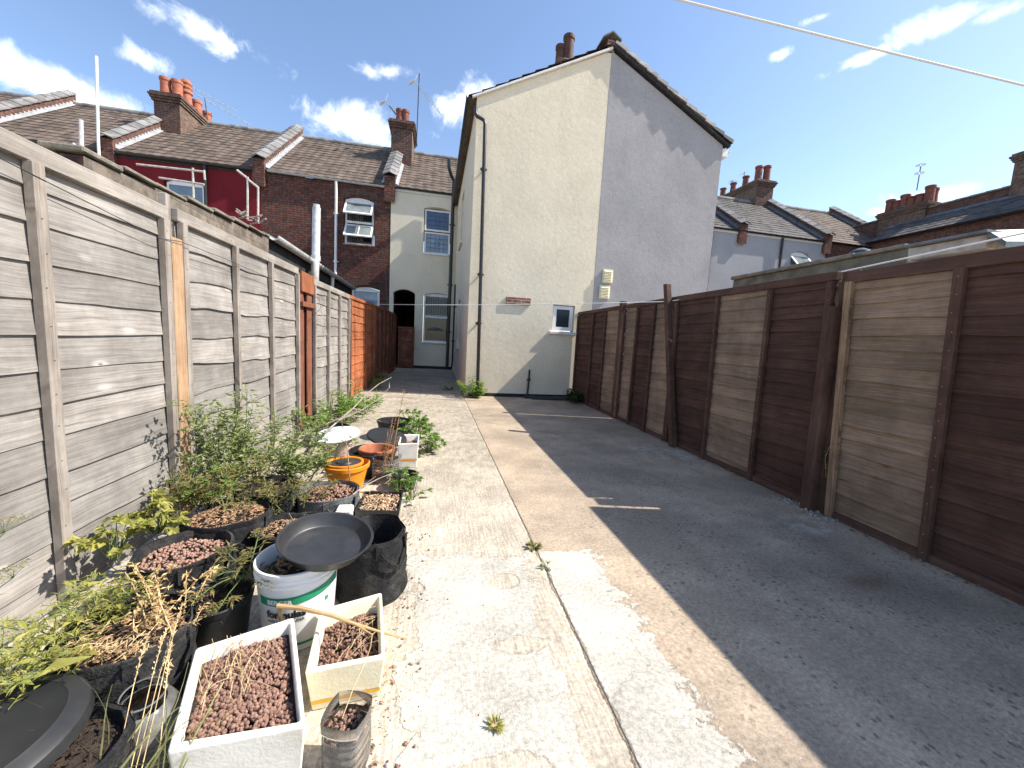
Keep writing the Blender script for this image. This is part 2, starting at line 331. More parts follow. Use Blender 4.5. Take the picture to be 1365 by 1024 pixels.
# ------------------------------------------------------------------ mesh helper
class MB:
    def __init__(s): s.v = []; s.f = []; s.mi = []; s.sm = []
    def add(s, vs, fs, mi=0, smooth=False):
        o = len(s.v); s.v += [V(p) for p in vs]
        for f in fs: s.f.append([o+i for i in f]); s.mi.append(mi); s.sm.append(smooth)
    def quad(s, a, b, c, d, mi=0, smooth=False): s.add((a, b, c, d), ((0, 1, 2, 3),), mi, smooth)
    def hexa(s, p, mi=0):    # p: bottom 4 ccw, top 4
        s.add(p, ((3, 2, 1, 0), (4, 5, 6, 7), (0, 1, 5, 4), (1, 2, 6, 5), (2, 3, 7, 6), (3, 0, 4, 7)), mi)
    def box(s, x0, x1, y0, y1, z0, z1, mi=0):
        s.hexa(((x0, y0, z0), (x1, y0, z0), (x1, y1, z0), (x0, y1, z0), (x0, y0, z1), (x1, y0, z1), (x1, y1, z1), (x0, y1, z1)), mi)
    def bar(s, p, q, w, h, up=(0, 0, 1), mi=0):
        p, q = V(p), V(q); d = (q-p).normalized(); a = d.cross(V(up)); a.normalize(); b = a.cross(d)
        a *= w/2; b *= h/2
        s.hexa((p-a-b, p+a-b, q+a-b, q-a-b, p-a+b, p+a+b, q+a+b, q-a+b), mi)
    def tube(s, pts, r, n=8, mi=0, cap=True):
        pts = [V(p) for p in pts]; k = len(pts); rs = r if isinstance(r, (list, tuple)) else [r]*k
        vs = []; prev = None
        for i, p in enumerate(pts):
            d = (pts[min(i+1, k-1)]-pts[max(i-1, 0)]).normalized()
            a = prev if prev is not None else (V((0, 0, 1)) if abs(d.z) < .9 else V((1, 0, 0)))
            a = (a-d*a.dot(d)).normalized(); prev = a; b = d.cross(a)
            vs += [p+(a*cos(2*pi*j/n)+b*sin(2*pi*j/n))*rs[i] for j in range(n)]
        fs = [(i*n+j, i*n+(j+1) % n, (i+1)*n+(j+1) % n, (i+1)*n+j) for i in range(k-1) for j in range(n)]
        s.add(vs, fs, mi, True)
        if cap:
            s.add(vs[:n], (tuple(range(n-1, -1, -1)),), mi); s.add(vs[-n:], (tuple(range(n)),), mi)
    def lathe(s, c, prof, n=32, mi=0, fn=None, tilt=None, close=True):
        c = V(c); vs = []
        for (r, z) in prof:
            for j in range(n):
                a = 2*pi*j/n; p = V((r*cos(a), r*sin(a), z))
                if fn: p = fn(p, a)
                if tilt: p = tilt @ p
                vs.append(c+p)
        fs = [(i*n+j, i*n+(j+1) % n, (i+1)*n+(j+1) % n, (i+1)*n+j) for i in range(len(prof)-1) for j in range(n)]
        s.add(vs, fs, mi, True)
    def disc(s, c, r, n=28, mi=0, fn=None, tilt=None):
        vs = []
        for j in range(n):
            a = 2*pi*j/n; p = V((r*cos(a), r*sin(a), 0)); p = fn(p, a) if fn else p
            vs.append(V(c)+(tilt @ p if tilt else p))
        s.add(vs, (tuple(range(n)),), mi)
    def build(s, name, mats, parent=None, bevel=0, seg=1, angle=40):
        me = bpy.data.meshes.new(name)
        org = parent_world(parent) if parent else V((0, 0, 0))
        me.from_pydata([tuple(p-org) for p in s.v], [], s.f)
        for mm in (mats if isinstance(mats, (list, tuple)) else [mats]): me.materials.append(M[mm])
        me.polygons.foreach_set('material_index', s.mi); me.polygons.foreach_set('use_smooth', s.sm); me.update()
        if any(s.sm) and len(s.f) < 6000: me.set_sharp_from_angle(angle=radians(38))
        o = bpy.data.objects.new(name, me); C.objects.link(o)
        if parent: o.parent = parent
        if bevel:
            b = o.modifiers.new('bevel', 'BEVEL'); b.width = bevel; b.segments = seg; b.limit_method = 'ANGLE'; b.angle_limit = radians(angle)
        return o
def parent_world(o):
    w = V((0, 0, 0))
    while o: w += V(o.location); o = o.parent
    return w
def tag(o, label=None, cat=None, group=None, kind=None):
    for k, v in (('label', label), ('category', cat), ('group', group), ('kind', kind)):
        if v: o[k] = v
    return o
def thing(name, loc, label, cat, group=None):
    o = bpy.data.objects.new(name, None); C.objects.link(o); o.location = loc; o.empty_display_size = .2
    return tag(o, label, cat, group)
ICO = {}
def ico(k):
    if k not in ICO:
        bm = bmesh.new(); bmesh.ops.create_icosphere(bm, subdivisions=k, radius=1)
        ICO[k] = ([v.co.copy() for v in bm.verts], [[v.index for v in f.verts] for f in bm.faces]); bm.free()
    return ICO[k]
def pebble(mb, p, r, k=1, mi=0, rr=rnd):
    vs, fs = ico(k); sx, sy, sz = rr.uniform(.8, 1.2), rr.uniform(.8, 1.2), rr.uniform(.75, 1.05); a = rr.uniform(0, pi)
    R = Matrix.Rotation(a, 3, 'Z') @ Matrix.Rotation(rr.uniform(0, pi), 3, 'X')
    mb.add([V(p)+R @ V((v.x*r*sx, v.y*r*sy, v.z*r*sz)) for v in vs], fs, mi, True)
def fn_noise(p, s=1.0): return mnoise.noise(V(p)*s)

def wall(mb, outline, holes, place, depth, mi=0, mi_rev=None):
    """flat wall from a 2D outline with holes; place(u,v,d) maps to the world, d = depth behind the face"""
    loops = [outline]+holes; polys = [[V((u, v, 0)) for u, v in lp] for lp in loops]
    flat = [p for lp in loops for p in lp]; tri = tessellate_polygon(polys)
    def area(t): a, b, c = (flat[i] for i in t); return (b[0]-a[0])*(c[1]-a[1])-(b[1]-a[1])*(c[0]-a[0])
    tri = [t if area(t) > 0 else tuple(reversed(t)) for t in tri]
    mb.add([place(u, v, 0) for u, v in flat], tri, mi)
    mb.add([place(u, v, depth) for u, v in flat], [tuple(reversed(t)) for t in tri], mi)
    for lp in loops:
        k = len(lp)
        for i in range(k):
            a, b = lp[i], lp[(i+1) % k]
            mb.quad(place(*a, 0), place(*a, depth), place(*b, depth), place(*b, 0), mi if mi_rev is None else mi_rev)
def arch(x0, x1, z0, z1, rise=.1, n=8):
    pts = [(x0, z0), (x1, z0)]
    for i in range(n+1):
        s = i/n; pts.append((x1+(x0-x1)*s, z1-rise+rise*4*s*(1-s)))
    return pts
def rect(x0, x1, z0, z1): return [(x0, z0), (x1, z0), (x1, z1), (x0, z1)]
def onY(Y): return lambda u, v, d: V((u, Y+d, v))
def onX(X, s=1): return lambda u, v, d: V((X+s*d, u, v))

def tiles(mb, P, U, L, W, S, gauge=.30, tw=.30, amp=.015, step=.021, mi=0, per=4):
    """interlocking roof tiles: P eave corner, U along the eave, W up the slope (unit vectors)"""
    P, U, W = V(P), V(U).normalized(), V(W).normalized(); N = U.cross(W).normalized()
    if N.z < 0: N = -N
    rows = max(1, round(S/gauge)); g = S/rows; cols = max(2, round(L/tw)*per); du = L/cols
    prof = [0, .75, 1, .35] if per == 4 else [0, 1]
    for r in range(rows):
        lo, hi, vs = r*g-.03, (r+1)*g, []
        for c in range(cols+1):
            h = prof[c % per]*amp; jit = fn_noise((c//per*1.7, r*3.1, 5))*.006
            a = P+U*(c*du)
            vs += [a+W*lo+N*(h-.012), a+W*lo+N*(h+step+jit), a+W*hi+N*(h+.002)]
        fs = []
        for c in range(cols):
            i = c*3; fs += [(i, i+3, i+4, i+1), (i+1, i+4, i+5, i+2)]
        mb.add(vs, fs, mi, False)

def window(parent, x0, x1, z0, z1, Y, rise=.0, pane='pane_dark', bars=(), vbars=(), fw=.055, sill=True, sill_mat='white_plastic', lead=None, setb=.07, name='window'):
    mb = MB(); y0, y1 = Y+setb, Y+setb+.06
    ol = arch(x0, x1, z0, z1, rise) if rise else rect(x0, x1, z0, z1)
    il = [(x0+fw, z0+fw), (x1-fw, z0+fw), (x1-fw, z1-rise-fw), (x0+fw, z1-rise-fw)]
    wall(mb, ol, [il], onY(y0), .06)
    for (b, t) in bars: mb.box(x0+fw-.002, x1-fw+.002, y0-.012, y1-.004, b-t/2, b+t/2)
    for (b, t) in vbars: mb.box(b-t/2, b+t/2, y0-.006, y1-.008, z0+fw-.002, z1-rise-fw+.002)
    w = mb.build(name, 'white_plastic', parent, .006)
    p = MB(); p.quad((x0+fw*.6, y0+.035, z0+fw*.6), (x1-fw*.6, y0+.035, z0+fw*.6), (x1-fw*.6, y0+.035, z1-rise-fw*.6), (x0+fw*.6, y0+.035, z1-rise-fw*.6))
    p.build('pane', pane, w)
    if sill:
        s = MB(); s.box(x0-.05, x1+.05, Y-.06, Y+setb+.03, z0-.055, z0-.003); s.build('sill', sill_mat, w, .008)
    if lead:
        q = MB(); r = .005
        for (a, b, c, d) in lead: q.bar((a, y0+.029, b), (c, y0+.029, d), .012, .008, (0, 1, 0))
        q.build('leading', 'metal_dark', w)
    return w
def lattice(x0, x1, z0, z1, nx, nz):
    L = []
    for i in range(1, nx): x = x0+(x1-x0)*i/nx; L.append((x, z0, x, z1))
    for i in range(1, nz): z = z0+(z1-z0)*i/nz; L.append((x0, z, x1, z))
    cx, cz, a, b = (x0+x1)/2, (z0+z1)/2, (x1-x0)*.11, (z1-z0)*.18
    L += [(cx-a, cz, cx, cz+b), (cx, cz+b, cx+a, cz), (cx+a, cz, cx, cz-b), (cx, cz-b, cx-a, cz)]
    return L

# ------------------------------------------------------------------ setting
g = MB(); g.quad((-150, -60, 0), (150, -60, 0), (150, 240, 0), (-150, 240, 0))
tag(g.build('ground', 'concrete'), kind='structure')

# ------------------------------------------------------------------ houses
YB, EZ, RY, RZ = 14.9, 6.33, 18.6, 9.05          # rear wall plane, eave height, ridge
EY = 14.84; SW = V((0, RY-EY, RZ-EZ)); SL = SW.length; SWn = SW.normalized()
def roof_z(y): return EZ+(y-EY)*(RZ-EZ)/(RY-EY)
def side_mats(mb, a=0, b=1):
    for i, f in enumerate(mb.f):
        p = [mb.v[k] for k in f[:3]]; n = (p[1]-p[0]).cross(p[2]-p[0])
        mb.mi[i] = b if abs(n.x) > abs(n.y) else a
def slope_roof(parent, x0, x1, mat='roof_tile'):
    mb = MB(); tiles(mb, (x0, EY, EZ), (1, 0, 0), x1-x0, SWn, SL)
    mb.quad((x0, RY, RZ-.02), (x1, RY, RZ-.02), (x1, RY+4, EZ), (x0, RY+4, EZ))
    mb.quad((x0, EY+.05, EZ-.05), (x0, RY, RZ-.06), (x1, RY, RZ-.06), (x1, EY+.05, EZ-.05))
    r = mb.build('roof', mat, parent)
    t = MB(); x = x0
    while x < x1-.05:
        e = min(x+.44, x1); t.tube([(x, RY, RZ+.0), (e+.01, RY, RZ+.012)], .12, 10); x += .45
    t.build('ridge_tile', 'ridge_tile', r)
    return r
def party_wall(parent, X, w=.34, h=.34, lead='lead', low=True, y1=RY+.05, mats=('brick', 'brick_side')):
    mb = MB(); y0 = EY-.08; za, zb = roof_z(y0), roof_z(y1)
    pr = [(y0, za-.5), (y0, za+h), (y1, zb+h), (y1, zb-.2)]
    vs = [(X-w/2, y, z) for y, z in pr]+[(X+w/2, y, z) for y, z in pr]
    mb.add(vs, ((0, 1, 2, 3), (7, 6, 5, 4), (0, 4, 5, 1), (1, 5, 6, 2), (2, 6, 7, 3), (3, 7, 4, 0)))
    side_mats(mb)
    p = mb.build('party_wall', mats, parent)
    t = MB(); n = 11; d = (V((0, y1, zb+h))-V((0, y0, za+h))); k = d.length/n; d.normalize(); up = V((1, 0, 0)).cross(d); up = up if up.z > 0 else -up
    for i in range(n):
        a = V((X, y0-.06, za+h))+d*(i*k)+up*.03; b = a+d*(k+.03)-up*.018
        for s in (-1, 1):      # two pitched halves of each ridge tile
            q = [a+V((0, 0, 0))+up*.09, a+V((s*(w/2+.06), 0, 0))+up*.0, b+V((s*(w/2+.06), 0, 0)), b+up*.09]
            q2 = [v-up*.035 for v in q]
            o = q2+q if s > 0 else q2[::-1]+q[::-1]
            t.add(o, ((3, 2, 1, 0), (4, 5, 6, 7), (0, 1, 5, 4), (1, 2, 6, 5), (2, 3, 7, 6), (3, 0, 4, 7)))
    t.build('coping_tile', 'ridge_tile', p)
    nz = 26
    for s in (-1, 1):
        f = MB()
        for i in range(nz):
            ya = y0+.1+(y1-y0-.1)*i/nz; yb = y0+.1+(y1-y0-.1)*(i+1)/nz; x = X+s*(w/2+.006)
            zz = lambda y: roof_z(y)+.05
            f.quad((x+s*.10, ya, zz(ya)), (x+s*.10, yb, zz(yb)), (x, yb, zz(yb)+.03), (x, ya, zz(ya)+.03))
            f.quad((x, ya, zz(ya)+.03), (x, yb, zz(yb)+.03), (x, yb, zz(yb)+.08), (x, ya, zz(ya)+.15))
        f.build('lead_flashing', lead, p)
    return p
def pot_shape(mb, x, y, z, r, h, kind=0):
    if kind == 0: pr = [(r*1.06, 0), (r*1.04, .05), (r*.98, h*.5), (r*.97, h-.12), (r*1.1, h-.10), (r*1.12, h-.02), (r*1.08, h), (r*.85, h), (r*.82, h-.25)]
    elif kind == 1: pr = [(r*1.1, 0), (r, .06), (r*.86, h*.45), (r*1.1, h*.5), (r*1.1, h*.56), (r*.92, h*.6), (r*1.12, h*.68), (r*.92, h*.75), (r*1.12, h*.83), (r*.8, h*.95), (r*.3, h), (.01, h)]
    else: pr = [(r*1.1, 0), (r*.95, h*.4), (r*.9, h-.07), (r*1.15, h-.05), (r*1.15, h), (r*.8, h), (r*.8, h-.2)]
    mb.lathe((x, y, z), pr, 14)
def chimney(parent, x0, x1, y0, y1, z0, z1, pots, potm, mats=('chimney_brick', 'chimney_brick_side'), cor=.05):
    mb = MB(); mb.box(x0, x1, y0, y1, z0, z1-.30)
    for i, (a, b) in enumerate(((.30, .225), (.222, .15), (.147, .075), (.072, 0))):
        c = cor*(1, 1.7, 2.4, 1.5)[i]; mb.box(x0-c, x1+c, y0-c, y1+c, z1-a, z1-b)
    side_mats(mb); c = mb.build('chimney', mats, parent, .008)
    f = MB(); f.lathe(((x0+x1)/2, (y0+y1)/2, z1), [(.001, .06), (min(x1-x0, y1-y0)*.55, .05), (min(x1-x0, y1-y0)*.62, 0)], 10)
    f.build('flaunching', 'coping', c)
    for (x, y, r, h, k) in pots:
        q = MB(); pot_shape(q, x, y, z1-.02, r, h, k); q.build('chimney_pot', potm, c)
    return c
def gutter(parent, p, q, mat, r=.05):
    mb = MB(); p, q = V(p), V(q); d = (q-p).normalized(); a = d.cross(V((0, 0, 1))).normalized(); n = 8; vs = []
    for e in (p, q):
        for rr in (r, r-.012):
            vs += [e+a*(rr*cos(pi*i/n))-V((0, 0, 1))*(rr*sin(pi*i/n)) for i in range(n+1)]
    k = n+1; fs = []
    for i in range(n):
        fs += [(i, i+1, 2*k+i+1, 2*k+i), (k+i+1, k+i, 3*k+i, 3*k+i+1), (i, k+i, k+i+1, i+1), (2*k+i+1, 3*k+i+1, 3*k+i, 2*k+i)]
    fs += [(0, 2*k, 3*k, k), (n, k+n, 3*k+n, 2*k+n)]
    mb.add(vs, fs, 0, False); L = (q-p).length; m = max(1, int(L/1.2))
    for i in range(1, m):
        c = p+d*(L*i/m); ring = []
        for e in (-.025, .025): ring += [c+d*e+a*(r*1.1*cos(pi*j/n))-V((0, 0, 1))*(r*1.1*sin(pi*j/n)) for j in range(n+1)]
        mb.add(ring, [(j, j+1, n+2+j, n+1+j) for j in range(n)])
    return mb.build('gutter', mat, parent)
def downpipe(parent, pts, r, mat, clips=(), name='downpipe', wall_dir=(0, 1, 0)):
    mb = MB(); mb.tube(pts, r, 10)
    for (p) in clips:
        p = V(p); mb.tube([p-V((0, 0, .03)), p+V((0, 0, .03))], r*1.28, 10); mb.bar(p-V((r*1.9, 0, 0)), p+V((r*1.9, 0, 0)), .02, .03); mb.bar(p, p+V(wall_dir)*.12, .03, .03)
    return mb.build(name, mat, parent)

# --- cream house: rear wall with a covered passage, and the left half of the gabled rear wing
A = thing('cream_house', (.7, 11, 0), 'cream rendered house with tall gabled rear wing and a covered passage', 'house', 'terraced houses left of the gable')
XL, YG, XM, XR = .68, 8.30, 3.42, 6.25
mb = MB()
o = [(-1.64, 0), (-1.5, 0)]+[(-1.5+.76*i/8, 2.72+.13*4*(i/8)*(1-i/8)) for i in range(9)]+[(-.74, 0), (XL+.3, 0), (XL+.3, EZ-.06), (-1.64, EZ-.06)]
wall(mb, o, [arch(-.5, .47, 4.15, 5.82, .09), arch(-.44, .56, .98, 2.8, .1)], onY(YB), .25)
mb.build('rear_wall', 'cream_render_smooth', A)
mb = MB(); mb.box(-1.64, XL, YB-.03, YB-.004, 0, .10); mb.build('plinth', 'fascia_dark', A)
mb = MB()   # brick lined passage through the house
for q in (((-1.53, 15.15, 0), (-1.53, 21, 0), (-1.53, 21, 2.85), (-1.53, 15.15, 2.85)), ((-.71, 21, 0), (-.71, 15.15, 0), (-.71, 15.15, 2.85), (-.71, 21, 2.85)), ((-1.53, 15.15, 2.85), (-1.53, 21, 2.85), (-.71, 21, 2.85), (-.71, 15.15, 2.85)), ((-1.53, 21, 0), (-.71, 21, 0), (-.71, 21, 2.85), (-1.53, 21, 2.85))): mb.quad(*q)
mb.build('passage', 'brick_side', A)
mb = MB(); wall(mb, [(XL, 0), (XM, 0), (XM, 7.30), (XL, 5.98)], [rect(2.52, 3.02, 1.49, 2.06)], onY(YG), .22)
mb.build('gable_wall', 'cream_render', A)
mb = MB(); wall(mb, [(YG+.004, 0), (YB, 0), (YB, 5.97), (YG+.004, 5.97)], [rect(11.2, 12.2, .95, 2.3), rect(11.3, 12.3, 3.9, 5.3)], onX(XL-.002), .2)
mb.build('side_wall', 'cream_render', A)
for (z0, z1) in ((.95, 2.3), (3.9, 5.3)):
    mb = MB(); X = XL+.09; ya = 11.2 if z0 < 2 else 11.3; yb = ya+1
    for (a, b, c, d) in ((ya, yb, z0, z0+.06), (ya, yb, z1-.06, z1), (ya, ya+.06, z0+.06, z1-.06), (yb-.06, yb, z0+.06, z1-.06)): mb.box(X, X+.06, a, b, c, d)
    w = mb.build('window', 'white_plastic', A)
    mb = MB(); mb.quad((X+.03, ya, z0), (X+.03, yb, z0), (X+.03, yb, z1), (X+.03, ya, z1)); mb.build('pane', 'pane_dark', w)
    mb = MB(); mb.box(XL-.06, XL+.1, ya-.05, yb+.05, z0-.06, z0-.003); mb.build('sill', 'cream_render_smooth', w, .006)
# roof of the rear wing, left slope
Ea, Ra = V((XL-.13, 0, 5.93)), V((XM, 0, 7.40)); wl = Ra-Ea
mb = MB(); tiles(mb, (Ea.x, YG-.07, Ea.z), (0, 1, 0), 8.2, wl, wl.length, amp=.02, step=.03)
mb.quad((Ea.x, YG-.05, Ea.z-.03), (Ra.x, YG-.05, Ra.z-.03), (Ra.x, 16.4, Ra.z-.03), (Ea.x, 16.4, Ea.z-.03))
mb.build('wing_roof', 'roof_tile', A)
mb = MB(); mb.bar((XL-.1, YG-.035, 5.93), (XM, YG-.035, 7.33), .06, .04, (0, 0, 1)); mb.build('bargeboard', 'white_paint', A, .005)
gutter(A, (XL-.17, YG-.06, 5.93), (XL-.17, YB-.02, 5.95), 'black_plastic')
pz = [at(634, 142, Y=8.2), at(634, 151, Y=8.2), at(636, 155, Y=8.2), at(645, 160, Y=8.2), at(646.5, 166, Y=8.2), at(645, 220, Y=8.2), at(637, 508, Y=8.2)]; pz[-1].z = .12
downpipe(A, pz, .036, 'black_plastic', [at(644.5, 226, Y=8.2), at(640.5, 366, Y=8.2), at(638, 431, Y=8.2)])
sp = [(.30, 14.35, 7.25), (.31, 14.35, 7.0), (.40, 14.5, 6.82), (.50, 14.62, 6.7), (.50, 14.66, 6.4), (.50, 14.66, 3.2), (.49, 14.66, .02)]
downpipe(A, sp, .06, 'black_plastic', [(.5, 14.66, 5.2), (.5, 14.66, 3.1), (.5, 14.66, 1.4)], 'soil_pipe')
downpipe(A, [(.60, 12.9, 2.9), (.60, 12.9, 1.0), (.60, 12.9, .4), (.60, 13.4, .15)], .03, 'black_plastic', [(.60, 12.9, 2.2), (.6, 12.9, 1.1)], 'waste_pipe', (1, 0, 0))
window(A, -.47, .44, 5.0, 5.73, YB, 0, 'pane_blue', sill=False, lead=lattice(-.415, .385, 5.055, 5.675, 5, 4), setb=.06)
window(A, -.47, .44, 4.2, 4.96, YB, 0, 'pane_sky', lead=lattice(-.415, .385, 4.255, 4.905, 5, 4), setb=.09)
w = window(A, -.42, .54, 1.0, 2.78, YB, .06, 'pane_dark', bars=[(1.92, .07), (1.98, .02)])
mb = MB()      # vertical blind and net behind the glass, seen as pale strips
for i in range(9): mb.box(-.33+i*.085, -.30+i*.085, YB+.098, YB+.100, 1.95, 2.6)
mb.lathe((.02, YB+.1, 1.42), [(.22, 0), (.2, .05), (.13, .1), (.02, .13)], 14, fn=lambda p, a: V((p.x*1.4, p.y*.02, p.z)))
mb.build('blind', 'net_curtain', w)
w = window(A, 2.54, 3.0, 1.51, 2.045, YG, 0, 'pane_frost', fw=.075, sill=False, setb=.04, name='small_window')
mb = MB(); mb.box(2.45, 3.08, YG-.07, YG+.05, 1.42, 1.485); mb.build('sill', 'white_paint', w, .01)
mb = MB(); wall(mb, [(1.46+.54*i/13, 2.0+.012*fn_noise((i, 1, 0))) for i in range(14)]+[(2.0-.54*i/13, 2.145+.02*fn_noise((i, 2, 0))) for i in range(14)], [], onY(YG-.035), .03)
mb.build('exposed_brick', 'bare_brick', A)
downpipe(A, [(2.055, 8.23, .62), (2.05, 8.23, .3), (2.03, 8.22, .02)], .022, 'black_plastic', [(2.05, 8.23, .4)], 'stub_pipe')
mb = MB(); mb.box(XL+.06, XM-.01, YG-.012, YG-.002, .0, .075); mb.build('damp_course', 'fascia_dark', A)
slope_roof(A, -1.5, 5.2)
gutter(A, (-1.58, EY-.03, EZ-.02), (.55, EY-.03, EZ-.03), 'black_plastic')
mb = MB(); mb.box(-1.62, .6, EY+.015, YB-.003, EZ-.14, EZ-.05); mb.build('soffit', 'white_paint', A)
# stack on the wing roof and the brick upstand at the ridge
c0, c1 = at(744, 88, Y=11.3), at(763, 80, Y=11.3)
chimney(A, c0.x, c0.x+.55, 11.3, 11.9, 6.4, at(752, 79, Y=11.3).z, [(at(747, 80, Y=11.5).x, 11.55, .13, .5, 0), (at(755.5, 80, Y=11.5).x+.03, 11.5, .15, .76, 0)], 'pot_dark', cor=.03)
mb = MB(); a = at(806, 66, Y=8.45); b = at(820, 60, Y=8.45)
mb.box(a.x+.0, XM+.06, 8.3, 14.5, 7.25, at(812, 48, Y=8.3).z-.05); side_mats(mb); mb.build('ridge_upstand', ('bare_brick', 'brick_side'), A, .01)
mb = MB(); zt = at(812, 48, Y=8.3).z-.05
for i in range(14):
    y = 8.24+i*.45; e = .008*i
    for s in (-1, 1):
        xc = (a.x+XM+.06)/2; q = [V((xc, y, zt+.13)), V((xc+s*.2, y, zt)), V((xc+s*.2, y+.46, zt+.015)), V((xc, y+.46, zt+.145))]; q2 = [v-V((0, 0, .03)) for v in q]; o = q2+q if s > 0 else q2[::-1]+q[::-1]
        mb.add(o, ((3, 2, 1, 0), (4, 5, 6, 7), (0, 1, 5, 4), (1, 2, 6, 5), (2, 3, 7, 6), (3, 0, 4, 7)))
mb.build('ridge_tile', 'ridge_tile', A)

# --- brick house
B = thing('brick_house', (-3.7, YB, 0), 'dark red brick terraced house with two open window sashes', 'house', 'terraced houses left of the gable')
xb0, xb1 = -5.78, -1.645
mb = MB(); wall(mb, rect(xb0, xb1, 0, EZ-.06), [arch(-3.2, -2.18, 4.2, 5.86, .1), arch(-2.95, -1.98, 1.2, 2.84, .1)], onY(YB+.01), .25)
mb.build('wall', 'brick', B)
for (x0, x1, z) in ((-3.28, -2.1, 5.80), (-3.02, -1.9, 2.78)):
    n = 15; mb = MB()
    for i in range(n):
        s = (i+.5)/n; x = x0+(x1-x0)*s; zz = z+.1*4*s*(1-s); a = (s-.5)*.5
        mb.bar((x, YB-.0, zz), (x+.21*sin(a), YB-.0, zz+.21*cos(a)), .068, .02, (0, 1, 0))
    mb.build('brick_arch', 'chimney_brick', B, .004)
w = window(B, -3.16, -2.22, 4.26, 5.84, YB+.01, .1, 'pane_dark', bars=[(5.02, .075)], sill_mat='bare_brick', setb=.08)
for (zt, hh, cur) in ((5.68, .62, 0), (4.92, .58, 1)):
    th = radians(40); y0 = YB+.07; x0, x1 = -3.15, -2.23
    dv = V((0, -sin(th), -cos(th))); mb = MB(); P = V((0, y0, zt)); f = .06
    def bb(u0, u1, s0, s1, mi=0, th_=.045): mb.bar(V((u0, 0, 0))+P+dv*((s0+s1)/2), V((u1, 0, 0))+P+dv*((s0+s1)/2), (s1-s0), th_, dv.cross(V((1, 0, 0))), mi)
    bb(x0, x1, 0, f); bb(x0, x1, hh-f, hh); bb(x0, x0+f, f, hh-f); bb(x1-f, x1, f, hh-f); bb(x0+f, x1-f, f, hh-f, 1, .01)
    if cur: bb(x0+.45, x0+.48, f, hh-f)
    mb.build('sash', ('white_plastic', 'pane_open'), w)
mb = MB()
for i in range(7): mb.tube([(-3.02+i*.07, YB+.108+.006*(i % 2), 4.35), (-3.02+i*.07, YB+.108+.006*(i % 2), 5.6)], .028, 6)
mb.build('curtain', 'curtain', w)
w = window(B, -2.92, -2.0, 1.25, 2.82, YB+.01, .1, 'pane_sky', bars=[(2.2, .06)], sill_mat='bare_brick')
slope_roof(B, xb0+.16, -1.8)
gutter(B, (xb0+.25, EY-.03, EZ-.01), (-1.84, EY-.03, EZ-.05), 'grey_plastic', .055)
downpipe(B, [(-3.42, YB-.1, EZ-.1), (-3.42, YB-.09, 5.9), (-3.44, YB-.09, 2.3)], .045, 'white_plastic', [(-3.42, YB-.09, 5.2), (-3.43, YB-.09, 3.6)])
party_wall(B, -1.68, .36, .36); party_wall(B, xb0, .36, .36)
mb = MB(); mb.tube([at(514, 362, Y=YB-.06), at(516, 407, Y=YB-.06)], .015, 6); mb.build('cable_conduit', 'metal_dark', B)
y0 = 17.0; k0, k1 = at(521, 205, Y=y0), at(549, 210, Y=y0); zt = at(519, 158, Y=y0).z
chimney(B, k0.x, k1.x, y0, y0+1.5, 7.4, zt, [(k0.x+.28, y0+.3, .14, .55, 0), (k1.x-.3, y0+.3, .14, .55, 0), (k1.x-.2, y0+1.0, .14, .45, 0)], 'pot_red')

# --- red house
R_ = thing('red_house', (-7.8, YB, 0), 'terraced house with deep red painted rear wall and six orange chimney pots', 'house', 'terraced houses left of the gable')
mb = MB(); wall(mb, rect(-9.95, xb0-.01, 0, EZ-.06), [arch(-8.55, -7.4, 4.0, 5.75, .1)], onY(YB), .25); mb.build('wall', 'red_paint', R_)
window(R_, -8.5, -7.45, 4.05, 5.73, YB, .1, 'pane_sky', bars=[(5.0, .07)], setb=.07)
slope_roof(R_, -9.8, xb0-.16)
gutter(R_, (-9.75, EY-.03, EZ-.03), (xb0-.2, EY-.03, EZ-.03), 'black_plastic', .07)
mb = MB(); mb.box(-9.8, xb0-.2, EY+.03, YB-.003, EZ-.16, EZ-.05); mb.build('fascia', 'fascia_dark', R_)
downpipe(R_, [(at(273, 228, Y=YB-.08).x, YB-.08, EZ-.1), (at(274, 262, Y=YB-.08).x, YB-.08, 2)], .045, 'black_plastic', [])
party_wall(R_, -9.95, .36, .36)
y0 = 17.0; k0, k1 = at(206, 165, Y=y0), at(241, 172, Y=y0); zt = at(202, 121, Y=y0).z; ye = at(277, 172, X=k1.x).y
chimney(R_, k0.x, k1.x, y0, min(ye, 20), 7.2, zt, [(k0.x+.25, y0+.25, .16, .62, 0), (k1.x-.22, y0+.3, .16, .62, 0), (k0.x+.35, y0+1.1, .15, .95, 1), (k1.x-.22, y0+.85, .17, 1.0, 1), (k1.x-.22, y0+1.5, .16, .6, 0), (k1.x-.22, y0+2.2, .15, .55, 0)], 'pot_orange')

# --- house at the far left
D_ = thing('far_house', (-13, YB, 0), 'terraced house at the far left, its roof just above the grey fence', 'house', 'terraced houses left of the gable')
mb = MB(); wall(mb, rect(-17, -9.97, 0, EZ-.06), [rect(-12.4, -11.2, 4.2, 5.6)], onY(YB), .25); mb.build('wall', 'brick', D_)
window(D_, -12.35, -11.25, 4.25, 5.55, YB, 0, 'pane_sky', bars=[(5.0, .06)])
slope_roof(D_, -17, -10.1); party_wall(D_, -13.6, .36, .36)
gutter(D_, (-17, EY-.03, EZ-.03), (-10.15, EY-.03, EZ-.03), 'black_plastic', .07)

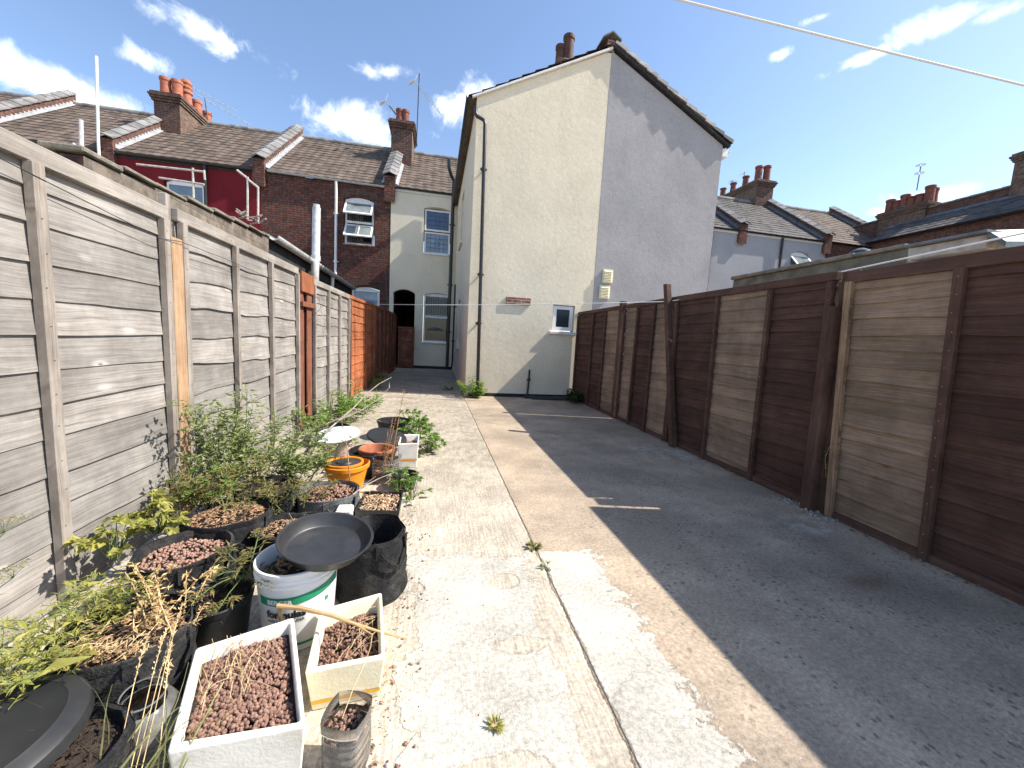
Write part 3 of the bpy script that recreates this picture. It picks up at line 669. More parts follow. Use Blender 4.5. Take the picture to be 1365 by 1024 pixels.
# --- grey house: right half of the gabled wing
G_ = thing('grey_house', (5, 11, 0), 'grey rendered gabled house half with coping tiles on its sloping verge', 'house', 'houses right of the gable ridge')
mb = MB(); wall(mb, [(XM+.003, 0), (XR, 0), (XR, 5.86), (XM+.003, 7.30)], [], onY(YG-.004), .22); mb.build('gable_wall', 'grey_render', G_)
mb = MB(); wall(mb, [(YG, 0), (YB, 0), (YB, 5.86), (YG, 5.86)], [], onX(XR-.003, -1), .2); mb.build('side_wall', 'grey_render', G_)
Er = V((XR+.14, 0, 5.82)); wl = Ra-Er
mb = MB(); tiles(mb, (Er.x, YG+.1, Er.z), (0, 1, 0), 7.9, wl, wl.length)
mb.quad((Er.x, YG+.02, Er.z-.03), (Ra.x, YG+.02, Ra.z-.03), (Ra.x, 16.4, Ra.z-.03), (Er.x, 16.4, Er.z-.03)); mb.build('wing_roof', 'roof_tile_grey', G_)
a, b = V((XM+.02, YG+.02, 7.40)), V((XR+.16, YG+.02, 5.86)); d = (b-a); n = 12; k = d.length/n; d.normalize(); up = V((0, 1, 0)).cross(d); up = up if up.z > 0 else -up
mb = MB(); mc = MB()
for i in range(n):
    p = a+d*(i*k)+up*(.06+.012*rnd.random()); q = p+d*(k*1.02); lift = up*.045
    ov = .105+.03*rnd.random(); tgt = mc if i >= n-2 else mb
    lo = [p+V((0, -ov, 0))-up*.05, p+V((0, .2, 0))-up*.05, q+V((0, .2, 0))-up*.05+lift*.6, q+V((0, -ov-.012, 0))-up*.05+lift*.2]
    hi = [p+V((0, -ov*.6, 0))+up*.05, p+V((0, .2, 0))+up*.06, q+V((0, .2, 0))+up*.06+lift, q+V((0, -ov*.6, 0))+up*.05+lift]
    tgt.add(lo+hi, ((0, 1, 2, 3), (7, 6, 5, 4), (4, 5, 1, 0), (5, 6, 2, 1), (6, 7, 3, 2), (7, 4, 0, 3)))
mb.build('coping_tile', 'ridge_tile', G_, .008); mc.build('verge_cap', 'fascia_dark', G_, .008)
mb = MB(); mb.bar(a+V((0, -.05, 0))-up*.03, b+V((0, -.05, 0))-up*.03, .09, .05, (0, 0, 1)); mb.build('bargeboard', 'fascia_dark', G_)
mb = MB(); mb.box(XR+.0, XR+.14, YG-.02, YG+.5, 5.62, 5.80); mb.build('eave_box', 'white_paint', G_, .01)
gutter(G_, (XR+.2, YG, 5.80), (XR+.2, YB, 5.80), 'white_plastic')
for (px0, py0, px1, py1) in ((802, 360.5, 816.5, 377), (797.5, 382, 812.5, 398)):
    p, q = at(px0, py1, Y=YG), at(px1, py0, Y=YG); mb = MB()
    mb.box(p.x, q.x, YG-.045, YG-.006, p.z, q.z)
    for i in range(7):
        z = p.z+.03+(q.z-p.z-.05)*i/7; mb.hexa(((p.x+.02, YG-.075, z), (q.x-.02, YG-.075, z), (q.x-.02, YG-.044, z+.012), (p.x+.02, YG-.044, z+.012), (p.x+.02, YG-.075, z+.006), (q.x-.02, YG-.075, z+.006), (q.x-.02, YG-.044, z+.026), (p.x+.02, YG-.044, z+.026)))
    mb.build('wall_vent', 'vent_cream', G_, .004)
slope_roof(G_, 5.24, 8.4)

# --- rear grey house behind the right fence
H_ = thing('rear_house', (13, YB, 0), 'pale grey rendered terraced house beyond the right fence with one tilted open window', 'house', 'houses right of the gable ridge')
xw0, xw1 = at(1055, 336, Y=YB).x, at(1078, 340, Y=YB).x
mb = MB(); wall(mb, rect(8.2, 16.96, 0, EZ-.02), [arch(xw0, xw1, 4.5, 5.78, .1)], onY(YB), .25); mb.build('wall', 'pale_grey_render', H_)
w = window(H_, xw0+.03, xw1-.03, 4.52, 5.76, YB, .1, 'pane_sky', bars=[(5.1, .06)])
th = radians(42); dv = V((0, -sin(th), -cos(th))); P = V((0, YB+.06, 5.6)); mb = MB()
for (u0, u1, s0, s1, mi, tk) in ((xw0, xw1, 0, .06, 0, .045), (xw0, xw1, .64, .7, 0, .045), (xw0, xw0+.06, .06, .64, 0, .045), (xw1-.06, xw1, .06, .64, 0, .045), (xw0+.06, xw1-.06, .06, .64, 1, .01)):
    mb.bar(V((u0, 0, 0))+P+dv*((s0+s1)/2), V((u1, 0, 0))+P+dv*((s0+s1)/2), s1-s0, tk, dv.cross(V((1, 0, 0))), mi)
mb.build('sash', ('white_plastic', 'pane_open'), w)
slope_roof(H_, 8.4, 16.8, 'roof_tile_grey')
gutter(H_, (8.4, EY-.03, EZ+.0), (16.7, EY-.03, EZ-.02), 'black_plastic', .06)
mb = MB(); mb.box(8.3, 16.9, EY+.03, YB-.003, EZ-.14, EZ-.02); mb.build('fascia', 'white_paint', H_)
for px in (949, 1044): downpipe(H_, [(at(px, 316, Y=YB-.08).x, YB-.08, EZ-.1), (at(px, 316, Y=YB-.08).x, YB-.08, 2)], .05, 'black_plastic', [])
party_wall(H_, at(995, 288, Y=EY).x-.1, .36, .3, 'lead_dark'); party_wall(H_, 16.9, .36, .3, 'lead_dark')
y0 = 18.2; kx = at(1030, 262, Y=y0).x; zt = at(1032, 242, Y=y0).z
k0 = at(982, 262, Y=y0).x
chimney(H_, kx-1.0, kx, y0, y0+3.4, 7.6, zt, [(kx-.25, y0+.3, .17, .85, 0), (kx-.7, y0+.35, .17, .8, 0), (kx-.7, y0+1.2, .16, .62, 2), (kx-.7, y0+2.1, .16, .6, 2), (kx-.7, y0+2.9, .16, .6, 2)], 'pot_red', ('chimney_brick', 'chimney_brick_side'))

# --- brick corner house and the long wing along the right
I_ = thing('corner_house', (18, YB, 0), 'dark brick corner house squeezed between grey house and brick wing', 'house', 'houses right of the gable ridge')
mb = MB(); wall(mb, rect(16.965, 19.6, 0, EZ-.0), [], onY(YB+.01), .25); mb.build('wall', 'brick', I_)
slope_roof(I_, 17.1, 22.4, 'roof_tile'); party_wall(I_, at(1168, 300, Y=EY+1).x+.5, .36, .3, 'lead_dark')
gutter(I_, (17.1, EY-.03, EZ), (19.4, EY-.03, EZ-.02), 'black_plastic')
J_ = thing('brick_wing', (20, 8, 0), 'long dark brick terrace wing on the right with a tall parapet', 'house', 'houses right of the gable ridge')
XW = 19.33
mb = MB(); wall(mb, [(1, 0), (YB, 0), (YB, 6.5), (1, 6.5)], [], onX(XW), .25); mb.build('wall', 'brick_side', J_)
mb = MB(); W2 = V((1.6, 0, 0.98)); tiles(mb, (XW-.15, .8, 6.52), (0, 1, 0), 14.1, W2, W2.length)
mb.quad((XW-.1, .8, 6.46), (XW+1.5, .8, 7.4), (XW+1.5, 15, 7.4), (XW-.1, 15, 6.46)); mb.build('roof', 'roof_tile_grey', J_)
gutter(J_, (XW-.2, .8, 6.5), (XW-.2, YB, 6.5), 'black_plastic', .08)
mb = MB(); mb.box(XW+1.5, XW+1.8, .8, 17, 6.8, 7.88); side_mats(mb); mb.build('parapet', ('brick', 'brick_side'), J_)
mb = MB()
for i in range(36): mb.hexa([V((XW+1.43, .8+i*.45, 7.884)), V((XW+1.87, .8+i*.45, 7.884)), V((XW+1.87, 1.245+i*.45, 7.884)), V((XW+1.43, 1.245+i*.45, 7.884)), V((XW+1.43, .8+i*.45, 7.94)), V((XW+1.87, .8+i*.45, 7.94)), V((XW+1.87, 1.245+i*.45, 7.955)), V((XW+1.43, 1.245+i*.45, 7.955))])
mb.build('coping', 'coping', J_)
mb = MB(); mb.quad((XW+1.25, .8, 7.36), (XW+1.25, 15.2, 7.36), (XW+1.485, 15.2, 7.58), (XW+1.485, .8, 7.58)); mb.build('lead_flashing', 'lead_dark', J_)
X4 = XW+1.4; a = at(1236, 268, X=X4); b = at(1172, 290, X=X4)
ln = b.y-a.y; ch = [(X4+.35, a.y+ln*f, .17, h, k) for f, h, k in ((.1, .75, 0), (.28, .5, 2), (.45, .5, 2), (.6, .68, 0), (.76, .5, 2), (.92, .65, 0))]+[(X4+.8, a.y+.35, .17, .75, 0)]
chimney(J_, X4, X4+1.1, a.y, a.y+ln, 6.9, at(1236, 268, X=X4).z, ch, 'pot_red')
a = at(1352, 245, X=X4)
chimney(J_, X4, X4+1.0, a.y-1.9, a.y+.1, 6.9, at(1352, 206, X=X4).z, [], 'pot_red')

# ------------------------------------------------------------------ outbuildings, poles, aerials
K_ = thing('block_wall', (-2.5, 4.9, 0), 'weathered brown block wall with stone coping rising above the grey left fence', 'wall')
ya, yb = at(110, 196, X=-2.4).y, at(358, 312, X=-2.4).y
zl, zr = at(109, 195, X=-2.4).z-.06, at(358, 312, X=-2.4).z-.06
ct = lambda y: zl+(zr-zl)*(y-ya)/(yb-ya)
mb = MB(); mb.hexa(((-2.6, ya, 0), (-2.4, ya, 0), (-2.4, yb, 0), (-2.6, yb, 0), (-2.6, ya, zl), (-2.4, ya, zl), (-2.4, yb, zr), (-2.6, yb, zr))); side_mats(mb); mb.build('blockwork', ('chimney_brick', 'block'), K_)
mb = MB(); y = ya-.03
while y < yb:
    l = min(rnd.uniform(.35, .5), yb-y+.02); zt = ct(y+l/2)+.006+rnd.random()*.012; mb.box(-2.64, -2.365+rnd.uniform(-.02, .01), y, y+l-.012, zt, zt+.028+rnd.random()*.018); y += l
mb.build('coping', 'coping', K_, .01)
L_ = thing('brick_lean_to', (-3.2, 9.4, 0), 'low flat roofed brick lean-to with pale gutter behind the left fence', 'outbuilding')
yc = 12.3
mb = MB(); mb.box(-4.6, -2.45, 6.5, yc, 0, 2.28); mb.build('wall', 'yellow_brick', L_)
mb = MB(); mb.box(-4.7, -2.42, 6.47, yc, 2.283, 2.52); mb.build('fascia', 'fascia_dark', L_)
mb = MB(); mb.box(-4.7, -2.40, 6.45, yc, 2.523, 2.58); mb.build('roof', 'lead_dark', L_, .01)
gutter(L_, (-2.34, 6.45, 2.57), (-2.34, yc, 2.50), 'pale_metal', .075)
downpipe(L_, [(-2.36, 9.9, 2.48), (-2.38, 9.95, 2.2), (-2.38, 9.95, 0)], .04, 'white_plastic', [])
mb = MB(); f0 = at(417, 362, X=-2.3)
mb.tube([(-2.35, f0.y+.1, 2.0), (-2.28, f0.y+.05, 2.18), at(420, 352, X=-2.26), at(421, 345, X=-2.26), at(421.5, 300, X=-2.26), at(422, 277, X=-2.26)], .072, 14)
mb.tube([at(422, 281, X=-2.26), at(422, 273, X=-2.26)], .06, 12); mb.tube([at(421, 348, X=-2.26), at(421, 341, X=-2.26)], .083, 14)
tag(mb.build('flue_pipe', 'pale_metal'), 'pale metal flue pipe with an elbow standing before the dark brick house', 'flue pipe')
def rail(name, bars, label, Y, r=.035, mat='coping_pale'):
    mb = MB()
    for (a, b) in bars: mb.tube([at(*a, Y=Y), at(*b, Y=Y)], r, 8)
    tag(mb.build(name, mat), label, 'railing', 'pale tube railings in front of the red house')
rail('tube_railing', [((257, 224), (258, 264)), ((272, 227), (273, 240)), ((182, 219), (272, 229)), ((212, 237), (272, 246))], 'pale tube railing crossing the left half of the red wall', 12, .026)
rail('tube_railing', [((330, 236), (330, 292)), ((344, 250), (344, 298)), ((316, 227), (330, 238)), ((330, 239), (345, 251))], 'pale tube railing stepping down beside the dark brick wall', 12, .028)
mb = MB(); r = random.Random(5)
for i in range(16):
    p = at(318+i*1.9, 285+i*.75+r.uniform(-2, 2), Y=8.5); mb.bar(p, p+V((r.uniform(-.2, .2), r.uniform(-.1, .1), r.uniform(-.03, .09))), .03, .02)
tag(mb.build('scrap_wood_pile', 'dead_twig'), 'small heap of pale scrap sticks at the foot of the stepped railing', 'scrap')
mb = MB(); mb.tube([(at(131, 190, Y=5.2).x, 5.2, 0), at(131, 190, Y=5.2), at(128.5, 75, Y=5.2)], .013, 8)
tag(mb.build('tall_pole', 'white_paint'), 'tall thin white pole rising behind the block wall', 'pole', 'white poles behind the left fence')
mb = MB(); p = at(109, 215, Y=5.0); mb.tube([(p.x, 5, 0), p, at(108, 160, Y=5.0)], .018, 8); mb.tube([at(98, 192, Y=5), at(110, 203, Y=5)], .018, 6); mb.tube([at(80, 200, Y=5), at(109, 206, Y=5)], .014, 6)
tag(mb.build('short_pole', 'pale_metal'), 'shorter pale pole with a slanting bracket left of the tall one', 'pole', 'white poles behind the left fence')

def aerial(px, py0, py1, Y, boom, label, els=9, L=1.2, tilt=(1, 0, -.35), w=.5, plate=True):
    base, top = at(px[0], py0, Y=Y), at(px[1], py1, Y=Y); t = thing('television_aerial', base, label, 'aerial', 'television aerials on the chimneys')
    mb = MB(); mb.tube([base, top], .022, 6); mb.build('mast', 'metal_dark', t)
    mb = MB(); d = V(tilt).normalized(); s = d.cross(V((0, 0, 1))).normalized(); up = s.cross(d)
    for f in boom:
        c = base.lerp(top, f); mb.tube([c-d*.25, c+d*L], .014, 5)
        for i in range(els): q = c+d*(L*(i+.5)/els-.1); mb.tube([q-s*w*.5, q+s*w*.5], .007, 4)
        if plate:
            for e in (-1, 1): mb.bar(c-d*.24+up*.03*e, c-d*.3+up*.24*e, .3, .01, tuple(d))
    mb.build('boom', 'pale_metal', t)
aerial((555, 559), 196, 98, 17.6, (.82,), 'tall aerial mast beside the red brick chimney', 10, 1.3, (.75, .2, -.62), .35)
aerial((528, 519), 153, 141, 17.4, (.9,), 'stubby aerial on top of the red brick chimney', 4, .35, (.7, .2, -.5), .3)
aerial((251, 253), 118, 114, 19, (.8,), 'small aerial behind the six orange pots', 8, 1.6, (.9, .3, -.28), .3, False)
aerial((277, 273), 160, 131, 19, (.95,), 'aerial low on the right side of the six pot chimney', 8, 1.7, (.85, .3, -.3), .3, False)
aerial((974, 976), 262, 240, 20.5, (.9,), 'small aerial at the left end of the five pot chimney', 4, .4, (1, .3, .0), .5, False)
aerial((992, 992), 245, 229, 21, (.9,), 'aerial peeking out behind the five pot chimney', 4, .5, (-.6, -.2, -.4), .4, False)
aerial((1222, 1228), 254, 218, 16, (.98, .68), 'twin boom aerial above the chimney on the brick wing', 6, .95, (-.75, -.5, -.42), .35, False)
aerial((1237, 1240), 274, 254, 16.5, (.95,), 'lone short aerial right of the chimney on the brick wing', 4, .35, (-.6, -.4, -.35), .3, False)

# --- garage wall and lean-to behind the right fence
N_ = thing('garage_wall', (4.3, 3.95, 0), 'rendered garage wall with stone coping peeping over the right fence', 'wall')
ya, yb = at(1212, 327, X=4.2).y, at(978, 372, X=4.2).y
mb = MB(); mb.box(4.2, 4.42, ya, yb, 0, 2.27); mb.build('wall', 'garage', N_)
mb = MB(); y = ya
while y < yb: l = min(.45, yb-y+.01); mb.box(4.15, 4.47, y, y+l-.006, 2.273, 2.31+rnd.random()*.012); y += l
mb.build('coping', 'coping', N_, .008)
mb = MB(); p = at(1145, 350, X=4.5); q = at(1145, 338, X=4.5); mb.lathe((4.5, p.y, q.z-.12), [(.06, 0), (.07, .05), (.11, .06), (.11, .09), (.09, .14), (.03, .17), (.001, .175)], 14)
tag(mb.build('roof_vent_cowl', 'metal_dark'), 'dark domed vent cowl behind the garage wall coping', 'vent')
Q_ = thing('lean_to', (4.2, 2.4, 0), 'white lean-to roof with grey sheet edge just above the right fence', 'outbuilding')
a, b = at(1212, 331, X=3.9), at(1316, 313, X=3.9)
mb = MB(); mb.box(3.9, 4.1, b.y, a.y, a.z-.10, a.z+.0); mb.build('fascia', 'coping_pale', Q_, .006)
mb = MB(); mb.box(3.84, 4.6, b.y-.03, a.y, a.z+.003, a.z+.02); mb.build('roof', 'lead_dark', Q_)
mb = MB(); mb.box(4.0, 4.6, b.y, a.y, 0, a.z-.103); mb.build('wall', 'grey_render', Q_)
mb = MB(); c = at(1345, 318, X=3.9)
mb.add([(3.88, b.y-.01, a.z+.02), (3.88, c.y, a.z-.08), (4.5, c.y, a.z-.02), (4.5, b.y-.01, a.z+.1), (3.88, b.y-.01, a.z-.02), (3.88, c.y, a.z-.12), (4.5, c.y, a.z-.06), (4.5, b.y-.01, a.z+.06)], ((3, 2, 1, 0), (4, 5, 6, 7), (0, 1, 5, 4), (1, 2, 6, 5), (2, 3, 7, 6), (3, 0, 4, 7))); mb.build('hip_sheet', 'green_sheet', Q_)
mb = MB(); a2, b2 = at(1080, 371, X=3.7), at(1222, 343, X=3.7)
for i in range(9):
    x = 3.62+i*.06; mb.tube([(x, b2.y, a2.z-.075+i*.016), (x, a2.y+.6, a2.z-.075+i*.016)], .018, 8)
tag(mb.build('corrugated_sheet', 'coping_pale'), 'pale corrugated sheet edge running along the top of the right fence', 'roof sheet')
# ------------------------------------------------------------------ fences
def fence_panel(a, b, z0, z1, face, sections, battens, label, group, bm=('grey_batten',), rows=11, amp=.012, rail=('grey_rail', .075), bottom=None, tilt=0.0, seed=0, cat='fence', thick=.02, capgap=.0):
    """lap panel from a to b (x, y at the ground); face = +1 shows towards +x. sections: (t0, t1, material) with t in metres along the panel"""
    A, B = V((a[0], a[1], 0)), V((b[0], b[1], 0)); T = (B-A); Ln = T.length; T.normalize(); N = V((T.y, -T.x, 0))
    if N.x*face < 0: N = -N
    th = thing('lap_fence', (A.x, A.y, 0), label, cat, group)
    def P(t, d, z): return A+T*t+N*(d+tilt*(z-z0))+V((0, 0, z))
    rr = random.Random(seed)
    bh = (z1-z0-.02)/rows
    jig = [(rr.uniform(-.006, .006), rr.uniform(-.008, .008)) for _ in range(rows+1)]
    for (t0, t1, mat) in sections:
        mb = MB(); n = max(6, int((t1-t0)/.06))
        for r in range(rows):
            zb = z0+r*bh; zt = min(zb+bh*1.16, z1-.004)
            out = thick+rr.uniform(-.003, .004); vs = []
            for i in range(n+1):
                t = t0+(t1-t0)*i/n
                w = amp*(fn_noise((t*1.6, r*7.7, seed*3.1))*1.5+fn_noise((t*5, r*3.3, seed))*.5)+jig[r][0]+jig[r][1]*(t/Ln-.5) if r else 0
                wz = .004*fn_noise((t*2.2, r*5.1, seed+9))
                e = .0015 if i in (0, n) else 0
                vs += [P(t, -.004+wz, zb+w+.002), P(t, out+wz-e, zb+w), P(t, out*.62+wz-e, zb+w+bh*.45), P(t, .003+wz, zt)]
            fs = []
            for i in range(n):
                k = i*4
                for j in range(3): fs.append((k+j, k+4+j, k+5+j, k+1+j) if face > 0 else (k+j, k+1+j, k+5+j, k+4+j))
            fs += [(0, 1, 2, 3), (n*4+3, n*4+2, n*4+1, n*4)]
            # back of the board
            fs += [(i*4+3, i*4+7, i*4+4, i*4) for i in range(n)]
            mb.add(vs, fs, 0, False)
        mb.build('board_section', mat, th)
    for bt in battens:
        t, w, m = (bt+(.042, bm[0]))[:3] if len(bt) == 1 else ((bt+(bm[0],))[:3] if len(bt) == 2 else bt)
        mb = MB(); p, q = P(t, thick+.019, z0+.01), P(t+rr.uniform(-.008, .008), thick+.019, z1-.075)
        mb.bar(p, q, .034, w, tuple(T))
        for r in range(rows):      # nail heads
            c = p.lerp(q, (r+.55+rr.uniform(-.1, .1))/rows)+N*.0175+T*rr.uniform(-.008, .008); mb.bar(c-T*.003, c+T*.003, .003, .006, tuple(N), 1)
        mb.build('batten', (m, 'pale_metal' if 'dark' in m else 'metal_dark'), th, .004)
    rm, rh = rail
    mb = MB(); mb.bar(P(-.01, .012, z1-rh/2), P(Ln+.01, .012, z1-rh/2+rr.uniform(-.004, .004)), .052, rh); mb.build('top_rail', rm, th, .004)
    if capgap:
        mb = MB(); mb.bar(P(-.01, .0, z1+.012), P(Ln+.01, .0, z1+.012), .03, .022); mb.build('capping', rm, th, .003)
    if bottom:
        mb = MB(); mb.bar(P(0, .012, z0-.0+.03), P(Ln, .012, z0+.03), .05, .07); mb.build('bottom_rail', bottom, th, .004)
    return th
def post(name, x, y, w, d, z, label, mat, lean=(0, 0), group=None, chamfer=.0, z0=0):
    t = V((x+lean[0], y+lean[1], z)); mb = MB(); b0 = V((x, y, z0)); n = 7; pr = []
    rr = random.Random(int(y*1000)); vs = []
    for i in range(n+1):
        c = b0.lerp(t, i/n); jx, jy = rr.uniform(-.002, .002), rr.uniform(-.002, .002)
        vs += [c+V((sx*w/2+jx, sy*d/2+jy, 0)) for sx, sy in ((-1, -1), (1, -1), (1, 1), (-1, 1))]
    fs = [(i*4+j, i*4+(j+1) % 4, i*4+4+(j+1) % 4, i*4+4+j) for i in range(n) for j in range(4)]+[(3, 2, 1, 0), (n*4, n*4+1, n*4+2, n*4+3)]
    vs[-1].z += chamfer; vs[-2].z += chamfer
    mb.add(vs, fs); return tag(mb.build(name, mat, None, .005), label, 'post', group)
GL, GR = 'fence panels along the left side', 'fence panels along the right side'
G1, B1 = 'grey_wood', 'grey_batten'
fence_panel((-1.55, .80), (-1.55, 2.66), .02, 1.895, 1, [(0, .42, G1), (.42, 1.10, G1), (1.10, 1.845, G1)], [(.02,), (.42,), (1.10, .05), (1.838, .05)], 'bleached grey fence panel nearest the camera, left of the new timber post', GL, seed=3, amp=.007, thick=.013, rows=13, capgap=.0)
post('fence_post', -1.545, 2.725, .085, .10, 1.735, 'fresh orange timber post between two bleached grey fence panels', 'new_wood', group='timber posts along the left fence')
fence_panel((-1.565, 2.79), (-1.565, 4.90), .03, 1.92, 1, [(0, .68, G1), (.68, 1.36, G1), (1.36, 2.10, G1)], [(.025, .05), (.68,), (1.36,), (2.085, .04)], 'bleached grey fence panel with wavy boards right of the fresh timber post', GL, seed=11, amp=.026, thick=.017, rows=10, capgap=.0)
mb = MB(); mb.box(-1.60, -1.56, 2.735, 2.775, 0, 1.99); tag(mb.build('fence_post', 'grey_batten', None, .004), 'thin grey stake rising above the fence just behind the fresh timber post', 'post', 'timber posts along the left fence')
S_ = thing('fence_gate', (-1.55, 5.2, 0), 'narrow rust brown slatted gate piece between two grey fence panels', 'gate')
for (y0, y1, x) in ((4.97, 5.09, -1.535), (5.13, 5.20, -1.56), (5.22, 5.40, -1.53)):
    mb = MB(); mb.box(x-.02, x, y0, y1, .04, 1.75); mb.build('slat', 'rust_wood', S_, .004)
mb = MB(); mb.box(-1.527, -1.505, 4.95, 5.42, 1.67, 1.90); mb.build('top_plate', 'orange_batten', S_, .005)
mb = MB(); mb.box(-1.527, -1.495, 4.96, 5.41, 1.50, 1.56); mb.build('cross_strap', 'rust_wood', S_, .005)
mb = MB(); mb.box(-1.62, -1.60, 4.93, 5.44, 0, 1.8); mb.build('backing', 'dark_wood', S_)
fence_panel((-1.55, 5.45), (-1.52, 7.42), .03, 1.88, 1, [(0, .66, G1), (.66, 1.30, G1), (1.30, 1.96, G1)], [(.02,), (.66,), (1.30,), (1.945,)], 'bleached grey fence panel between the rust brown gate piece and the orange panel', GL, seed=23, thick=.015, amp=.016, rows=13)
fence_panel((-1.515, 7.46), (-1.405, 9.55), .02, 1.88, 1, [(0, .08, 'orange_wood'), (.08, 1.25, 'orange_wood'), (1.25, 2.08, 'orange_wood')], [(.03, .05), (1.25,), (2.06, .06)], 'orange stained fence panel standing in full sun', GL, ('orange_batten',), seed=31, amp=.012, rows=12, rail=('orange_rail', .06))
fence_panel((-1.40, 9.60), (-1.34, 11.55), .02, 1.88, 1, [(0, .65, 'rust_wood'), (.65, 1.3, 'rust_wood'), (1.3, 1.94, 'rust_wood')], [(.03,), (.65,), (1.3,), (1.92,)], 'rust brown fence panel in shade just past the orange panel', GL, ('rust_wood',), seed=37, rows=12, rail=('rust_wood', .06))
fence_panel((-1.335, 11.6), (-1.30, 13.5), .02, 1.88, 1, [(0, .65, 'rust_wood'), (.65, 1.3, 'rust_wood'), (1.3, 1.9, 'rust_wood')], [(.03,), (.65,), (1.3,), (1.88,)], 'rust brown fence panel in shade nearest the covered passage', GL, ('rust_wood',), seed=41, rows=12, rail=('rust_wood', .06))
fence_panel((-1.29, 14.78), (-.72, 14.78), .03, 1.5, 1, [(0, .57, 'rust_wood')], [(.03,), (.54,)], 'low dark red board gate at the mouth of the covered passage', None, ('rust_wood',), rows=9, rail=('rust_wood', .06), cat='gate').name = 'passage_gate'
DK, BA, DB = 'dark_wood', 'bare_wood', 'dark_batten'
kw = dict(bm=(DB,), amp=.011, rows=17, bottom='dark_rail', thick=.02)
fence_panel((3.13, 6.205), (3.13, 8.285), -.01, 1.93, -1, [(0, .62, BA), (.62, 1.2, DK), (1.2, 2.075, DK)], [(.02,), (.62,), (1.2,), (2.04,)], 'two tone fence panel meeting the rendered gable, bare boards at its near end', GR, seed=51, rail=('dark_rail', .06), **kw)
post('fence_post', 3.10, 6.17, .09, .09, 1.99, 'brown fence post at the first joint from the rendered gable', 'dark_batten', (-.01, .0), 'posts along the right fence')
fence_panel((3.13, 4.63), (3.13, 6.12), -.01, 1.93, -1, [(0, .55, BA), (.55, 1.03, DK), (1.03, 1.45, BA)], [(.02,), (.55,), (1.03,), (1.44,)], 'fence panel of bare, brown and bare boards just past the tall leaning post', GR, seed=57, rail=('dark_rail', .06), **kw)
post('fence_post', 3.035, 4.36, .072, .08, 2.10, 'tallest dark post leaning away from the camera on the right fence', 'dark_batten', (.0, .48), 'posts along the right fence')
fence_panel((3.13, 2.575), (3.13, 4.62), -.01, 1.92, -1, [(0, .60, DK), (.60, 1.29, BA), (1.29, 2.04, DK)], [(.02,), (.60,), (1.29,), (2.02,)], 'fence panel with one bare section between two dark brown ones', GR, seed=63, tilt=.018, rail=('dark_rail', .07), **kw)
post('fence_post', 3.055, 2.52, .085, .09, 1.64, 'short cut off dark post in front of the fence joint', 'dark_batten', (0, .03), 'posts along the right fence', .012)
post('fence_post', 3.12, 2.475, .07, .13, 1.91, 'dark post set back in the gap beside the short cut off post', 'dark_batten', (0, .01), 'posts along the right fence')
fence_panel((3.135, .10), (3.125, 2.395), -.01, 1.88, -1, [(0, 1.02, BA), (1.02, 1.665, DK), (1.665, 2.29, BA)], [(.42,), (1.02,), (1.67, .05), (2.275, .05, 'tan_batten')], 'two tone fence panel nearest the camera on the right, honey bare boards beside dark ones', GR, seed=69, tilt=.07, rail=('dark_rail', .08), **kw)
# lines overhead
mb = MB(); a, b = at(499, 405.5, Y=9.6), at(893, 402, Y=4.86)
mb.tube([a.lerp(b, i/14)-V((0, 0, .03*4*(i/14)*(1-i/14))) for i in range(15)], .0055, 5)
tag(mb.build('washing_line', 'rope_white'), 'thin pale washing line stretched across the yard between both fences', 'washing line', 'washing lines')
mb = MB(); c = at(1365, 311, X=3.3); d = c+(c-at(900, 402, X=3.05)).normalized()*1.0
mb.tube([at(897, 401, X=3.05), at(1100, 367, X=3.25), c, d], .006, 5)
tag(mb.build('washing_line', 'rope_white'), 'pale line running along the top of the right fence from the tall leaning post', 'washing line', 'washing lines')
mb = MB(); a, b = at(850, -14, Y=7.0), at(1440, 132, Y=6.0)
mb.tube([a+(a-b)*.5, a, a.lerp(b, .5)-V((0, 0, .012)), b, b+(b-a)*.5], .019, 8)
tag(mb.build('washing_line', 'rope_white'), 'thick white line crossing the sky at upper right', 'washing line', 'washing lines')
mb = MB(); mb.tube([at(0, 211, X=-1.50), at(213, 318, X=-1.50), at(240, 322, X=-1.49), at(300, 345, X=-1.5), at(362, 372, X=-1.5)], .0022, 4)
mb.tube([at(412, 392, X=-1.46), at(425, 398, X=-1.44), at(428, 410, X=-1.45), at(416, 424, X=-1.48)], .003, 4)
tag(mb.build('fence_wire', 'metal_dark'), 'thin sagging dark wire tacked along the grey left fence', 'wire')
